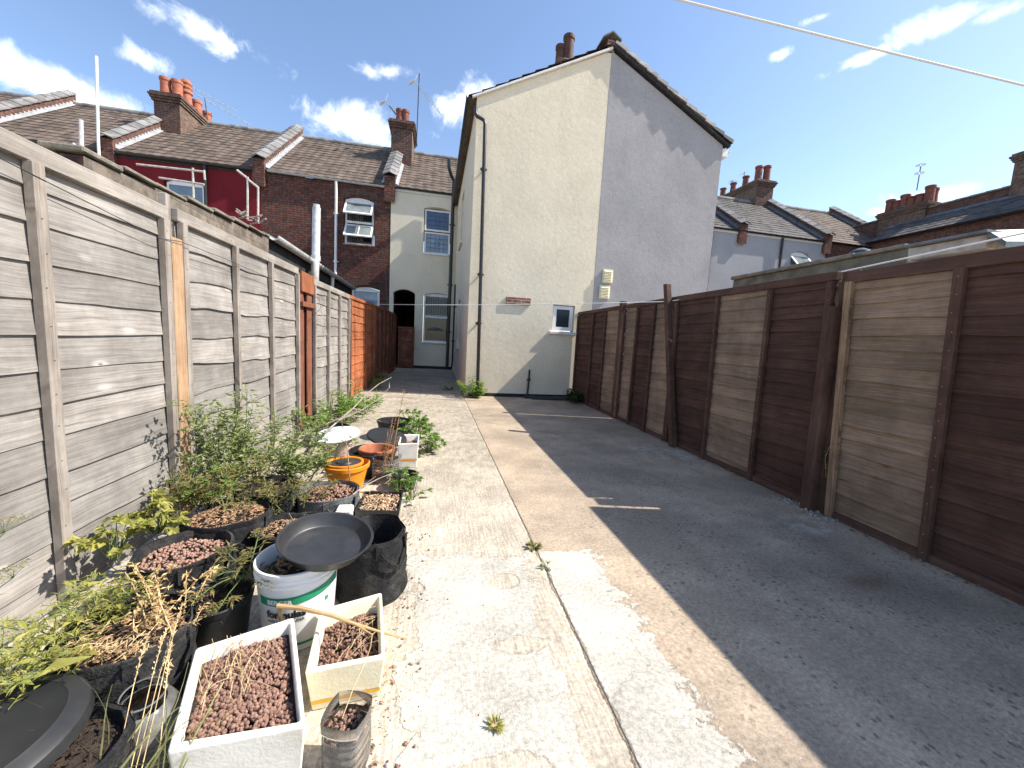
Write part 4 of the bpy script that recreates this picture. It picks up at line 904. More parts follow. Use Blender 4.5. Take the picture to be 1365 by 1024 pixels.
# ------------------------------------------------------------------ pots, buckets, boxes
GP = 'planters and containers along the left fence'
def fill_disc(parent, c, r, mat, size, n, name='clay_pebbles', dome=.02, k=1, seed=1, base='soil'):
    rr = random.Random(seed); mb = MB(); b = MB(); b.disc((c[0], c[1], c[2]-size*1.0), r*1.0, 24); 
    if mat in ('mulch', 'soil'): n = int(n*1.8)
    for i in range(n):
        a, q = rr.uniform(0, 2*pi), math.sqrt(rr.random())*r*.97
        if mat in ('mulch', 'soil'):      # bark chips and crumbs
            z = c[2]+dome*(1-(q/r)**2)+rr.uniform(-.5, .2)*size+.012*fn_noise((c[0]+q*cos(a)*9, c[1]+q*sin(a)*9, 1)); b_ = rr.uniform(0, pi); l = size*rr.uniform(.7, 1.9); e = V((cos(b_), sin(b_), rr.uniform(-.35, .35)))*l; f_ = V((-sin(b_), cos(b_), rr.uniform(-.5, .5)))*l*rr.uniform(.2, .5); p = V((c[0]+q*cos(a), c[1]+q*sin(a), z)); u_ = V((0, 0, size*.35))
            mb.add([p-e, p-f_, p+e, p+f_, p+u_], ((0, 1, 4), (1, 2, 4), (2, 3, 4), (3, 0, 4), (3, 2, 1, 0))); continue
        z = c[2]+dome*(1-(q/r)**2)+rr.uniform(-.7, .3)*size+.012*fn_noise((c[0]+q*cos(a)*9, c[1]+q*sin(a)*9, 1))
        pebble(mb, (c[0]+q*cos(a), c[1]+q*sin(a), z), size*rr.uniform(.7, 1.2), k, 0, rr)
    o = mb.build(name, mat, parent)
    if n > 100: o['kind'] = 'stuff'
    b.build('soil', base, parent); return o
def fabric_pot(x, y, r, h, label, mat='fabric_black', fill='clay', level=.05, size=.009, n=260, rb=None, handles=(), seed=1, cat='fabric pot', name='fabric_pot', wob=.012, k=1, dome=.02):
    t = thing(name, (x, y, 0), label, cat, GP); rb = rb or r*1.04
    def fn(p, a):
        s = p.z/h; q = 1+wob/r*(fn_noise((cos(a)*1.3+seed, sin(a)*1.3, s*1.5))*1.5+fn_noise((cos(a)*4+seed, sin(a)*4, s*4))*.6)*(.35+.65*s)
        return V((p.x*q, p.y*q, p.z+.012*fn_noise((cos(a)*1.5+seed*2, sin(a)*1.5, 0))*s))
    mb = MB(); pr = [(rb*.93, 0), (rb*1.0, .02)]+[(rb+(r-rb)*i/8+.006*sin(i*2.1+seed), h*i/8) for i in range(1, 9)]+[(r-.008, h+.002), (r-.012, h-.01), (r-.014, h*.55), (r-.016, h-level-.03)]
    mb.lathe((x, y, 0), pr, 40, 0, fn); mb.build('body', mat, t)
    mb = MB(); mb.lathe((x, y, 0), [(r+.003, h-.022), (r+.005, h-.012), (r+.004, h+.003)], 40, 0, fn); mb.build('hem', mat, t)
    if fill: fill_disc(t, (x, y, h-level), r*.93, fill, size, n, 'clay_pebbles' if 'clay' in fill else 'potting_mix', dome, k, seed)
    for a in handles:
        mb = MB(); pts = []
        for i in range(9):
            s = i/8; aa = a+(s-.5)*1.0; rr_ = r+.012+.028*sin(pi*s); pts.append(V((x+rr_*cos(aa), y+rr_*sin(aa), h-.045-.075*sin(pi*s))))
        for p, q in zip(pts, pts[1:]): mb.bar(p, q+(q-p)*.1, .006, .022, (0, 0, 1))
        for s in (-.5, .5): aa = a+s; mb.bar((x+(r+.008)*cos(aa), y+(r+.008)*sin(aa), h-.07), (x+(r+.012)*cos(aa), y+(r+.012)*sin(aa), h-.005), .03, .006, (cos(aa), sin(aa), 0))
        mb.build('handle', mat, t)
    return t
def plastic_pot(x, y, r, h, label, mat='black_pot', fill='soil', level=.04, size=.009, n=120, rb=None, seed=1, cat='plant pot', name='plant_pot', rim=.012):
    t = thing(name, (x, y, 0), label, cat, GP); rb = rb or r*.8
    mb = MB(); mb.lathe((x, y, 0), [(rb*.95, 0), (rb, .008), (r*.97, h-.03), (r, h-.028), (r+rim*.4, h-.004), (r, h), (r-.006, h-.004), (r-.012, h-.05), (rb*.9, .03)], 36)
    mb.build('body', mat, t)
    if fill: fill_disc(t, (x, y, h-level), r*.93, fill, size, n, 'clay_pebbles' if 'clay' in fill else 'potting_mix', .01, 1, seed)
    return t
def poly_box(cs, h, label, mat, tape, peb, n, seed, wall_=.022, lv=.035, stripe=None):
    """open polystyrene fish box; cs = rim corners FL FR BR BL at height h"""
    cs = [V((c.x, c.y, h)) for c in cs]; ctr = sum(cs, V())/4
    t = thing('polystyrene_box', (ctr.x, ctr.y, 0), label, 'polystyrene box', GP)
    def inset(p, d):
        v = (ctr-p); v.z = 0; return p+v.normalized()*d
    bot = [V((inset(c, .028).x, inset(c, .028).y, 0)) for c in cs]; ri = [inset(c, wall_*1.41) for c in cs]; fl = [inset(c, wall_*1.41+.02)-V((0, 0, h-.03)) for c in cs]
    mb = MB()
    for i in range(4):
        j = (i+1) % 4
        mb.quad(bot[i], bot[j], cs[j], cs[i]); mb.quad(cs[i], cs[j], ri[j], ri[i]); mb.quad(ri[i], ri[j], fl[j], fl[i])
    mb.quad(*bot[::-1]); mb.quad(*fl)
    # weld for the bevel
    o = mb.build('body', mat, t); bm = bmesh.new(); bm.from_mesh(o.data); bmesh.ops.remove_doubles(bm, verts=bm.verts, dist=1e-5); bm.to_mesh(o.data); bm.free()
    b = o.modifiers.new('bevel', 'BEVEL'); b.width = .009; b.segments = 3; b.limit_method = 'NONE'
    if tape:
        mb = MB(); z0, z1 = tape[1], tape[2]
        for i in (0, 1):
            j = i+1; out = (cs[i]+cs[j])/2-ctr; out.z = 0; out = out.normalized()*.002
            f = lambda k, z: bot[k].lerp(cs[k], z/h)+out
            a0, a1 = (.012, .988)
            p = [f(i, z0).lerp(f(j, z0), a0), f(i, z0).lerp(f(j, z0), a1), f(i, z1).lerp(f(j, z1), a1), f(i, z1).lerp(f(j, z1), a0)]; mb.quad(*p)
        mb.build('tape_stripe', tape[0], t)
    rr = random.Random(seed); mb = MB()
    def bil(u, v): return ri[0].lerp(ri[1], u).lerp(ri[3].lerp(ri[2], u), v)
    for i in range(n):
        u, v = rr.uniform(.05, .95), rr.uniform(.05, .95); p = bil(u, v)
        p.z = h-lv-.018*(abs(u-.5)*2)**2+.014*fn_noise((u*3+seed, v*3, 0))+rr.uniform(-.008, .004); pebble(mb, p, peb*rr.uniform(.65, 1.2), 1 if peb < .007 else 2, 0, rr)
    o = mb.build('clay_pebbles', 'clay', t); o['kind'] = 'stuff'
    mb = MB(); mb.quad(*[bil(u, v)-V((0, 0, lv+.02)) for u, v in ((.01, .01), (.99, .01), (.99, .99), (.01, .99))]); mb.build('soil', 'soil', t)
    return t, bil
P = lambda px, py, z: at(px, py, Z=z)

# bottom left: fabric pot with a grey lid leaning over it
c = P(58, 1012, .24)
BIN = fabric_pot(c.x, c.y, .135, .24, 'dusty black fabric pot half covered by a dark lid in the bottom left corner', 'fabric_black', 'soil', .025, .007, 120, rb=.155, seed=3)
lc = P(-38, 998, .275); tl = Matrix.Rotation(radians(-5), 3, 'Y') @ Matrix.Rotation(radians(4), 3, 'X')
mb = MB(); mb.lathe((lc.x, lc.y, .275), [(.001, .012), (.142, .012), (.148, .016), (.154, .012), (.176, .004), (.184, -.004), (.186, -.032), (.182, -.034), (.180, -.006), (.15, .0), (.001, .0)], 48, 0, None, tl)
tag(mb.build('bin_lid', 'lid_plastic'), 'round dark grey plastic lid in the bottom left corner', 'lid')
c = P(150, 855, .28)
FB = fabric_pot(c.x, c.y+.05, .165, .28, 'black fabric pot of dry stems between the dark lid and the big pebble box', 'fabric_black', 'mulch', .03, .008, 160, rb=.178, handles=(-.45, 2.4), seed=7)
mb = MB(); x0 = c.x; y0 = c.y+.05
mb.tube([(x0+.03, y0-.170, .24), (x0+.02, y0-.182, .15), (x0-.0, y0-.186, .04)], .003, 5); mb.build('seam', 'black_plastic', FB)
# grey translucent bottle with an opening in its shoulder
c = P(192, 952, .15); t = thing('cut_bottle', (c.x, c.y, 0), 'smoky translucent plastic bottle with rounded shoulder next to the big pebble box', 'bottle', GP)
mb = MB(); mb.lathe((c.x, c.y, 0), [(.055, .0), (.074, .008), (.079, .03), (.077, .07), (.08, .075), (.079, .11), (.081, .115), (.080, .15), (.075, .18), (.062, .205), (.050, .213), (.049, .212), (.061, .202), (.073, .178)], 32, 0, None, Matrix.Rotation(radians(7), 3, 'X') @ Matrix.Rotation(radians(5), 3, 'Y')); mb.build('body', 'grey_clear', t)
mb = MB(); mb.lathe((c.x, c.y, .21), [(.050, 0), (.053, .003), (.050, .006), (.047, .003), (.050, 0)], 28, 0, None, Matrix.Rotation(radians(7), 3, 'X') @ Matrix.Rotation(radians(5), 3, 'Y')); mb.build('rim', 'grey_clear', t)
fill_disc(t, (c.x, c.y, .05), .06, 'mulch', .006, 60, 'potting_mix', seed=4)

BIG, bilB = poly_box([P(222, 1003, .215), P(408, 968, .215), P(392, 822, .215), P(260, 864, .215)], .215, 'large white polystyrene box heaped with brown clay pebbles, nearest the camera', 'poly_white', None, .0066, 1700, 5, .02, .022)
BX2, bil2 = poly_box([P(406, 897, .165), P(514, 876, .165), P(509, 789, .165), P(426, 812, .165)], .165, 'cream polystyrene box with yellow stripe, set before the green lettered bucket', 'poly_cream', ('yellow_tape', .028, .042), .006, 760, 9, .018, .05)
# cut clear bottle of soil, ribbed rounded square
c = P(463, 952, .17); t = thing('cut_bottle', (c.x, c.y, 0), 'clear ribbed bottle base full of soil in front of the cream box', 'bottle', GP)
def sq(p, a): k = 1/max(abs(cos(a+.3)), abs(sin(a+.3)))**.55; return V((p.x*k, p.y*k, p.z))
pr = [(.045, 0), (.054, .008)]
for i in range(5): pr += [(.058, .02+i*.026), (.058, .034+i*.026), (.0545, .039+i*.026), (.0545, .042+i*.026)]
pr += [(.059, .155), (.060, .185), (.0592, .1845), (.0582, .15)]
mb = MB(); mb.lathe((c.x, c.y, 0), pr, 36, 0, sq); mb.build('body', 'clear_plastic', t)
mb = MB(); mb.lathe((c.x, c.y, 0), [(.001, .004), (.05, .006), (.053, .06), (.0545, .128)], 30, 0, sq); mb.build('soil', 'pot_soil', t)
rr = random.Random(3); mb = MB()
for i in range(170):
    a, q = rr.uniform(0, 2*pi), math.sqrt(rr.random())*.054; pebble(mb, (c.x+q*cos(a), c.y+q*sin(a), .130+rr.uniform(-.006, .008)), rr.uniform(.004, .0075), 1, rr.choice((0, 0, 1)), rr)
mb.build('clay_pebbles', ('clay', 'soil'), t)['kind'] = 'stuff'

# white bucket with green band and lettering
bx, by, br, bh = -.515, 1.63, .152, .335
BK = thing('white_bucket', (bx, by, 0), 'white plastic bucket with green band and black lettering under the round tray', 'bucket', GP)
mb = MB(); brad = lambda z: .128+(.146-.128)*min(z/.27, 1)
mb.lathe((bx, by, 0), [(.12, 0), (.127, .006), (.128, .01), (.146, .27), (.150, .272), (.152, .278), (.150, .284), (.147, .286), (.152, .292), (.155, .30), (.152, .307), (.149, .309), (.153, .315), (.156, .326), (.154, .335), (.147, .337), (.143, .33), (.14, .2), (.125, .02)], 56); mb.build('body', 'bucket_white', BK)
def onbk(a, z, d=.0015): r = brad(z)+d; return V((bx+r*cos(a), by+r*sin(a), z))
mb = MB(); a0, a1, n = radians(-135), radians(-5), 40
bot = lambda s: .205+.018*s**2*1.6; 
for i in range(n):
    s0, s1 = i/n, (i+1)/n; A0, A1 = a0+(a1-a0)*s0, a0+(a1-a0)*s1
    mb.quad(onbk(A0, bot(s0)), onbk(A1, bot(s1)), onbk(A1, bot(s1)+.034), onbk(A0, bot(s0)+.034))
mb.build('green_band', 'label_green', BK); mb = MB()
for i in range(n):
    s0, s1 = i/n, (i+1)/n; A0, A1 = a0+(a1-a0)*s0, a0+(a1-a0)*s1; mb.quad(onbk(A0, .032), onbk(A1, .032), onbk(A1, .042), onbk(A0, .042))
mb.build('green_line', 'label_green', BK); mb = MB()
for i in range(12):      # little green square at the right of the label
    s0, s1 = i/12, (i+1)/12; A0, A1 = radians(-33+7*s0), radians(-33+7*s1); mb.quad(onbk(A0, .175), onbk(A1, .175), onbk(A1, .195), onbk(A0, .195))
mb.build('green_square', 'label_green', BK)
mb = MB()                # slanting white flash with a grey edge
for i in range(16):
    s0, s1 = i/16, (i+1)/16; A0, A1 = radians(-72+52*s0), radians(-72+52*s1); z0, z1 = .05+.15*s0, .05+.15*s1; mb.quad(onbk(A0, z0), onbk(A1, z1), onbk(A1, z1+.03), onbk(A0, z0+.03))
mb.build('white_flash', 'white_plastic', BK)
def bk_text(txt, a_left, z, size, mat, bold=0.0, d=.003, name='lettering', sx=1.0):
    cu = bpy.data.curves.new('lettering', 'FONT'); cu.body = txt; cu.size = size; cu.offset = bold; cu.resolution_u = 3
    ob = bpy.data.objects.new('lettering', cu); C.objects.link(ob); dg = bpy.context.evaluated_depsgraph_get(); me = ob.evaluated_get(dg).to_mesh()
    mb = MB(); mb.add([onbk(a_left+v.co.x*sx/brad(z), z+v.co.y, d) for v in me.vertices], [list(p.vertices) for p in me.polygons])
    ob.evaluated_get(dg).to_mesh_clear(); bpy.data.objects.remove(ob); bpy.data.curves.remove(cu)
    return mb.build(name, mat, BK)
bk_text('BERGER', radians(-118), .214, .026, 'white_plastic', .0009, .003)
bk_text('formulas', radians(-121), .158, .040, 'label_black', .0022, .002)
bk_text('multi purpose SUPER', radians(-121), .138, .0155, 'label_black', .0005, .002)
fill_disc(BK, (bx, by, .275), .138, 'mulch', .009, 140, 'potting_mix', seed=6)
mb = MB(); mb.tube([onbk(radians(-178), .29, .008), onbk(radians(-165), .2, .012), onbk(radians(-120), .11, .012), onbk(radians(-60), .12, .012), onbk(radians(-15), .2, .012), onbk(radians(-2), .29, .008)], .0022, 5); 
# round black tray resting on bucket and fabric pot
FI = fabric_pot(-.262, 1.87, .150, .305, 'dusty black fabric pot with strap handle right of the lettered bucket', 'fabric_black', 'soil', .14, .01, 90, rb=.168, handles=(-.75, 2.3), seed=13)
c = P(434, 727, .36); tl = Matrix.Rotation(radians(7), 3, 'Y') @ Matrix.Rotation(radians(6), 3, 'X')
mb = MB(); mb.lathe((c.x, c.y, .345), [(.001, .0), (.140, 0), (.148, .005), (.172, .058), (.181, .061), (.183, .058), (.180, .055), (.176, .052), (.153, .014), (.148, .009), (.140, .0075), (.001, .009)], 56, 0, None, tl)
tag(mb.build('round_tray', 'tray_plastic'), 'round black plant tray balanced on the lettered bucket', 'tray')
# left row against the fence
fabric_pot(-1.05, 1.86, .175, .262, 'black fabric pot of pink clay pebbles nearest the grey fence', 'fabric_black', 'clay_pale', .045, .0072, 520, rb=.185, handles=(-.6, 2.2), seed=17)
fabric_pot(-1.03, 2.20, .19, .27, 'black fabric pot of woody mulch behind the pink pebble pot', 'fabric_black', 'mulch', .03, .009, 330, rb=.195, handles=(-.7,), seed=19, dome=.04)
fabric_pot(-.72, 2.12, .15, .22, 'black fabric pot of twiggy mulch just behind the lettered bucket', 'fabric_black', 'mulch', .03, .008, 200, seed=23, dome=.03)
fabric_pot(-1.0, 2.62, .18, .25, 'black fabric pot buried under the leafy green bush', 'fabric_black', 'soil', .04, .01, 150, seed=29)
plastic_pot(-.80, 1.60, .12, .2, 'small black pot hidden in the shade left of the lettered bucket', fill='soil', seed=31)
c = P(405, 697, .2); plastic_pot(c.x, c.y, .14, .2, 'black plastic pot with dry soil behind the round tray', fill='soil', seed=33)
fabric_pot(-.66, 2.68, .195, .185, 'grey dusty fabric pot of brown pebbles behind the round tray', 'fabric_dusty', 'clay', .03, .009, 420, rb=.2, handles=(-.9, 1.9), seed=37)
# square pebble tray
t = thing('square_tray', (-.325, 2.62, 0), 'square black tray of pale pebbles and straw beside the concrete path', 'tray', GP)
cs = [V((-.46, 2.49, .125)), V((-.185, 2.46, .125)), V((-.185, 2.78, .125)), V((-.45, 2.8, .125))]; ctr = sum(cs, V())/4; mb = MB()
bt = [V((p.x+(ctr.x-p.x)*.12, p.y+(ctr.y-p.y)*.12, .0)) for p in cs]; ri = [p+(ctr-p)*.07 for p in cs]; fl = [V((p.x+(ctr.x-p.x)*.1, p.y+(ctr.y-p.y)*.1, .05)) for p in cs]
for i in range(4): j = (i+1) % 4; mb.quad(bt[i], bt[j], cs[j], cs[i]); mb.quad(cs[i], cs[j], ri[j], ri[i]); mb.quad(ri[i], ri[j], fl[j], fl[i])
mb.quad(*fl); mb.build('body', 'black_plastic', t, .003)
mb = MB(); r = random.Random(8)
for i in range(380):
    u, v = r.uniform(.03, .97), r.uniform(.03, .97); p = ri[0].lerp(ri[1], u).lerp(ri[3].lerp(ri[2], u), v); pebble(mb, (p.x, p.y, .105+r.uniform(-.01, .006)), .009*r.uniform(.7, 1.2), 1, r.choice((0, 0, 1)), r)
mb.build('clay_pebbles', ('clay_pale', 'straw'), t)['kind'] = 'stuff'
mb = MB(); mb.box(-.56, -.47, 2.42, 2.52, 0, .15); mb.box(-.555, -.475, 2.43, 2.51, .15, .158); tag(mb.build('white_block', 'poly_white', None, .008, 2), 'small white polystyrene block wedged against the grey fabric pot', 'block')
# orange buckets
t = thing('orange_bucket', (-.64, 3.12, 0), 'bright orange plastic bucket with a second orange pot inside', 'bucket', GP)
mb = MB(); X, Y = -.64, 3.12
def lug(p, a): return V((p.x*(1+.08*max(0, cos(a*1-.4))**8), p.y*(1+.08*max(0, cos(a-.4))**8), p.z))
mb.lathe((X, Y, 0), [(.10, 0), (.105, .01), (.145, .19), (.16, .195), (.163, .225), (.156, .23), (.150, .2), (.11, .02)], 40, 0, lug); mb.build('body', 'orange_plastic', t)
mb = MB(); mb.lathe((X-.01, Y-.01, .1), [(.10, 0), (.125, .10), (.128, .12), (.138, .13), (.138, .145), (.128, .147), (.118, .14), (.118, .12)], 36); mb.build('inner_pot', 'orange_plastic', t)
mb = MB(); mb.lathe((X-.01, Y-.01, .235), [(.001, .016), (.06, .014), (.066, .004), (.1, .004), (.113, .0), (.117, -.004)], 32); mb.build('black_lid', 'tray_plastic', t)
# pink bucket and its pale lid
t = thing('pink_bucket', (-.86, 3.82, 0), 'faded pink bucket under a pale blue lid', 'bucket', GP)
mb = MB(); mb.lathe((-.86, 3.82, 0), [(.11, 0), (.115, .01), (.15, .25), (.158, .252), (.16, .265), (.15, .268), (.144, .25), (.11, .03)], 36); mb.build('body', 'pink_plastic', t)
tl = Matrix.Rotation(radians(-5), 3, 'Y') @ Matrix.Rotation(radians(7), 3, 'X')
mb = MB(); mb.lathe((-.87, 3.81, .285), [(.001, .02), (.15, .016), (.19, .006), (.205, -.004), (.206, -.012), (.2, -.012), (.15, .004), (.001, .008)], 44, 0, None, tl)
tag(mb.build('bucket_lid', 'pale_blue'), 'pale blue round lid lying on the pink bucket', 'lid')
# black buckets with terracotta pot and a grey disc
t = plastic_pot(-.50, 3.52, .20, .22, 'black bucket holding a terracotta pot beside the white striped box', 'black_plastic', None, seed=41, cat='bucket', name='black_bucket')
mb = MB(); mb.lathe((-.47, 3.53, .09), [(.1, 0), (.13, .10), (.15, .105), (.155, .14), (.146, .145), (.13, .14), (.12, .09), (.1, .03)], 36)
tag(mb.build('terracotta_pot', 'terracotta'), 'terracotta pot sunk inside the black bucket', 'plant pot')
tl = Matrix.Rotation(radians(12), 3, 'Y') @ Matrix.Rotation(radians(10), 3, 'X')
mb = MB(); mb.lathe((-.42, 3.86, .25), [(.001, .012), (.15, .012), (.185, .004), (.192, -.01), (.186, -.012), (.15, .0), (.001, 0)], 40, 0, None, tl)
tag(mb.build('grey_disc', 'lid_plastic'), 'grey disc shaped lid leaning behind the terracotta pot', 'lid')
# ribbed clear bottle with brown stalks
t = thing('cut_bottle', (-.36, 3.33, 0), 'clear ribbed bottle base holding tall brown stalks', 'bottle', GP)
pr = [(.08, 0), (.1, .01)]
for i in range(6): pr += [(.108, .02+i*.028), (.108, .034+i*.028), (.102, .04+i*.028), (.102, .044+i*.028)]
pr += [(.106, .195), (.107, .215), (.106, .2145), (.104, .19)]
mb = MB(); mb.lathe((-.36, 3.33, 0), pr, 36, 0, sq); mb.build('body', 'clear_plastic', t)
fill_disc(t, (-.36, 3.33, .10), .095, 'mulch', .01, 80, 'potting_mix', seed=14)
# small white box with an orange stripe
poly_box([V((-.30, 3.62, .0)), V((-.115, 3.64, 0)), V((-.12, 4.0, 0)), V((-.30, 3.98, 0))], .24, 'small white polystyrene box with orange stripe at the path edge', 'poly_white', ('orange_tape', .07, .09), .009, 160, 15, .018, .06)
plastic_pot(-.45, 4.78, .19, .215, 'black plastic pot standing apart at the far end of the row', 'black_pot', 'soil', .08, seed=43)
plastic_pot(-.20, 3.15, .10, .13, 'small grey round pot at the path edge below the white striped box', 'lid_plastic', 'soil', .05, seed=45)
plastic_pot(-1.07, 4.50, .17, .20, 'black plastic pot against the fence behind the pale blue lid', 'black_pot', 'soil', .04, seed=47)
# odds and ends
mb = MB(); r = random.Random(2); vs, fs = ico(2); p0 = P(47, 1012, .2)
mb.add([V((p0.x, p0.y, .2))+V((v.x*.05, v.y*.035, v.z*.03))*(1+.35*fn_noise(v*1.7)) for v in vs], fs); tag(mb.build('rubble_stone', 'stone'), 'pale rubble stone lying on the dusty pot by the dark lid', 'stone')
mb = MB(); mb.tube([P(379, 836, .17), P(374, 822, .2), P(371, 808, .24), P(400, 811, .24), P(440, 820, .235), P(480, 834, .2), P(515, 845, .15), P(543, 852, .115)], [.006, .009, .0095, .008, .0065, .0055, .004, .0015], 8)
mb.tube([P(462, 827, .215), P(480, 836, .2), P(496, 846, .175), P(494, 862, .16), P(488, 880, .155)], [.004, .003, .0025, .002, .0015], 6)
tag(mb.build('bamboo_stick', 'stick'), 'bent tan stick lying across both polystyrene boxes', 'stick')
mb = MB(); mb.tube([(1.95, 8.16, .03), (2.4, 8.1, .035), (2.9, 8.05, .05), (3.05, 7.9, .06)], .028, 8); mb.tube([(2.1, 8.02, .02), (2.5, 7.98, .025), (2.95, 7.93, .03)], .02, 8)
tag(mb.build('black_hose', 'black_plastic'), 'black hose lying along the foot of the gable wall', 'hose')
mb = MB(); r = random.Random(21)
for i in range(46):
    x, y = r.gauss(-.05, .035), r.uniform(.75, 2.4); pebble(mb, (x, y, .003), r.uniform(.003, .007), 1, r.choice((0, 0, 0, 1)), r)
for i in range(420):
    y = r.uniform(.7, 3.2); x = -.10-abs(r.gauss(0, .05))+.13*r.random()**3; pebble(mb, (x, y, .001), r.uniform(.0012, .0034), 1, r.choice((0, 1, 1)), r)
for i in range(10): x, y = r.uniform(-.1, .3), r.uniform(.8, 3); pebble(mb, (x, y, .002), r.uniform(.002, .005), 1, 0, r)
tag(mb.build('loose_pebbles', ('clay', 'stone')), 'stray brown pebbles scattered over the concrete beside the boxes', 'pebbles', None, 'stuff')
mb = MB(); r = random.Random(22)
for i in range(420):
    y = r.uniform(.6, 8.2); x = 3.10-abs(r.gauss(0, .045)); a = r.uniform(0, pi); s = r.uniform(.008, .022)
    d = V((cos(a), sin(a), r.uniform(-.1, .3)))*s; e = V((-sin(a), cos(a), r.uniform(-.2, .2)))*s*.5; p = V((x, y, .008)); mb.quad(p-d, p-e, p+d, p+e+V((0, 0, .004)))
for i in range(300):
    y = r.uniform(.8, 6); x = -.09-abs(r.gauss(0, .06)) if y < 3.2 else r.uniform(-1.5, -.4); a = r.uniform(0, pi); s = r.uniform(.003, .011)
    d = V((cos(a), sin(a), r.uniform(-.1, .3)))*s; e = V((-sin(a), cos(a), 0))*s*.5; p = V((x, y, .006)); mb.quad(p-d, p-e, p+d, p+e+V((0, 0, .004)))
tag(mb.build('leaf_litter', 'litter'), 'dry brown leaf litter along the fence foot', 'litter', None, 'stuff')
mb = MB(); r = random.Random(31)
for i in range(60):
    y = r.uniform(2.3, 2.75); x = r.uniform(2.95, 3.12); pebble(mb, (x, y, .004), r.uniform(.006, .018), 1, 0, r)
tag(mb.build('rubble', 'stone'), 'pale crumbled rubble at the foot of the short cut off post', 'rubble', None, 'stuff')
# ------------------------------------------------------------------ plants
def add_leaf(mb, p, d, L, W, up=(0, 0, 1), fold=.25, droop=.25):
    p, d, up = V(p), V(d).normalized(), V(up); s = d.cross(up)
    if s.length < 1e-3: s = V((1, 0, 0))
    s.normalize(); n = s.cross(d)
    m = p+d*L*.5-n*W*fold; t = p+d*L-n*L*droop
    l, r = p+d*L*.42+s*W*.5+n*W*.1, p+d*L*.42-s*W*.5+n*W*.1
    mb.add([p, l, r, m, t], ((0, 3, 1), (0, 2, 3), (3, 4, 1), (3, 2, 4)))
def rdir(rr, z=(-.2, .6)): a = rr.uniform(0, 2*pi); return V((cos(a), sin(a), rr.uniform(*z))).normalized()
def stem_path(rr, b, d, L, n=6, curve=.35, sag=0.0):
    d = V(d).normalized(); pts = [V(b)]; w = rdir(rr, (-.3, .3))*curve
    for i in range(n):
        d = (d+w/n*1.0+V((0, 0, -sag/n))+rdir(rr, (-.3, .3))*.08).normalized(); pts.append(pts[-1]+d*L/n)
    return pts
def along(pts, s):
    f = s*(len(pts)-1); i = min(int(f), len(pts)-2); return pts[i].lerp(pts[i+1], f-i), (pts[i+1]-pts[i]).normalized()
def plant(label, cat, base, seed, stems, leafmat, stemmat='leaf_stem', L=(.03, .05), W=.5, per=40, name='leafy_plant', twig=.12, group=None, r0=.004, sag=.15, curve=.4, lo=.15, compound=1, fl=None, droop=.25):
    """stems: list of (root, direction, length)"""
    rr = random.Random(seed); t = thing(name, base, label, cat, group); ms, ml, mf = MB(), MB(), MB()
    for (b, d, ln) in stems:
        pts = stem_path(rr, b, d, ln, 7, curve, sag); k = len(pts)
        ms.tube(pts, [r0*(1-.75*i/(k-1)) for i in range(k)], 5)
        for j in range(per):
            s = lo+(1-lo)*rr.random()**.8; p, dd = along(pts, s); q = (rdir(rr, (-.25, .55))+dd*.35).normalized()
            o = p+q*twig*rr.random()*(1.15-s*.6)
            if rr.random() < .35 and (o-p).length > .02: ms.tube([p, p.lerp(o, .5)+V((0, 0, .004)), o], r0*.3, 4, cap=False)
            for c in range(compound):
                dq = q if c == 0 else (q+rdir(rr, (-.3, .4))*.9).normalized(); l = rr.uniform(*L)
                add_leaf(ml, o, dq, l, l*W*rr.uniform(.8, 1.15), (0, 0, 1) if abs(dq.z) < .9 else (1, 0, 0), droop=droop*rr.uniform(.3, 1.6))
        if fl:
            p, dd = pts[-1], V((0, 0, 1))
            for j in range(fl[1]):
                o = p+rdir(rr, (-.2, 1))*fl[2]*rr.uniform(.5, 1); add_leaf(mf, o, rdir(rr, (0, 1)), fl[3], fl[3]*.8)
    ms.build('stems', stemmat, t); ml.build('leaves', leafmat, t)
    if fl and mf.v: mf.build('flower_heads', fl[0], t)
    return t
def bunch(rr, c, sp, n, ln, lean=.5, bias=(0, 0, 0)):
    out = []
    for i in range(n):
        a, q = rr.uniform(0, 2*pi), math.sqrt(rr.random()); b = V((c[0]+sp[0]*q*cos(a), c[1]+sp[1]*q*sin(a), c[2]))
        out.append((b, V((cos(a)*q*lean+bias[0]+rr.uniform(-.15, .15), sin(a)*q*lean+bias[1]+rr.uniform(-.15, .15), 1)), rr.uniform(*ln)))
    return out
def umbel(mf, ms, rr, p, R, n=16, cl=5, sz=.007, up=(0, 0, 1)):
    up = V(up).normalized(); a = up.cross(V((.3, .9, .1))).normalized(); b = up.cross(a)
    for i in range(n):
        t, q = i*2.399, math.sqrt((i+.5)/n); o = p+(a*cos(t)+b*sin(t))*R*q+up*R*(.75-.35*q*q)
        ms.tube([p, p.lerp(o, .6)+up*R*.05, o], .0006, 3, cap=False)
        for j in range(cl): e = rdir(rr, (-.2, .9)); add_leaf(mf, o+e*R*.12, e, sz*rr.uniform(.7, 1.4), sz*.8)
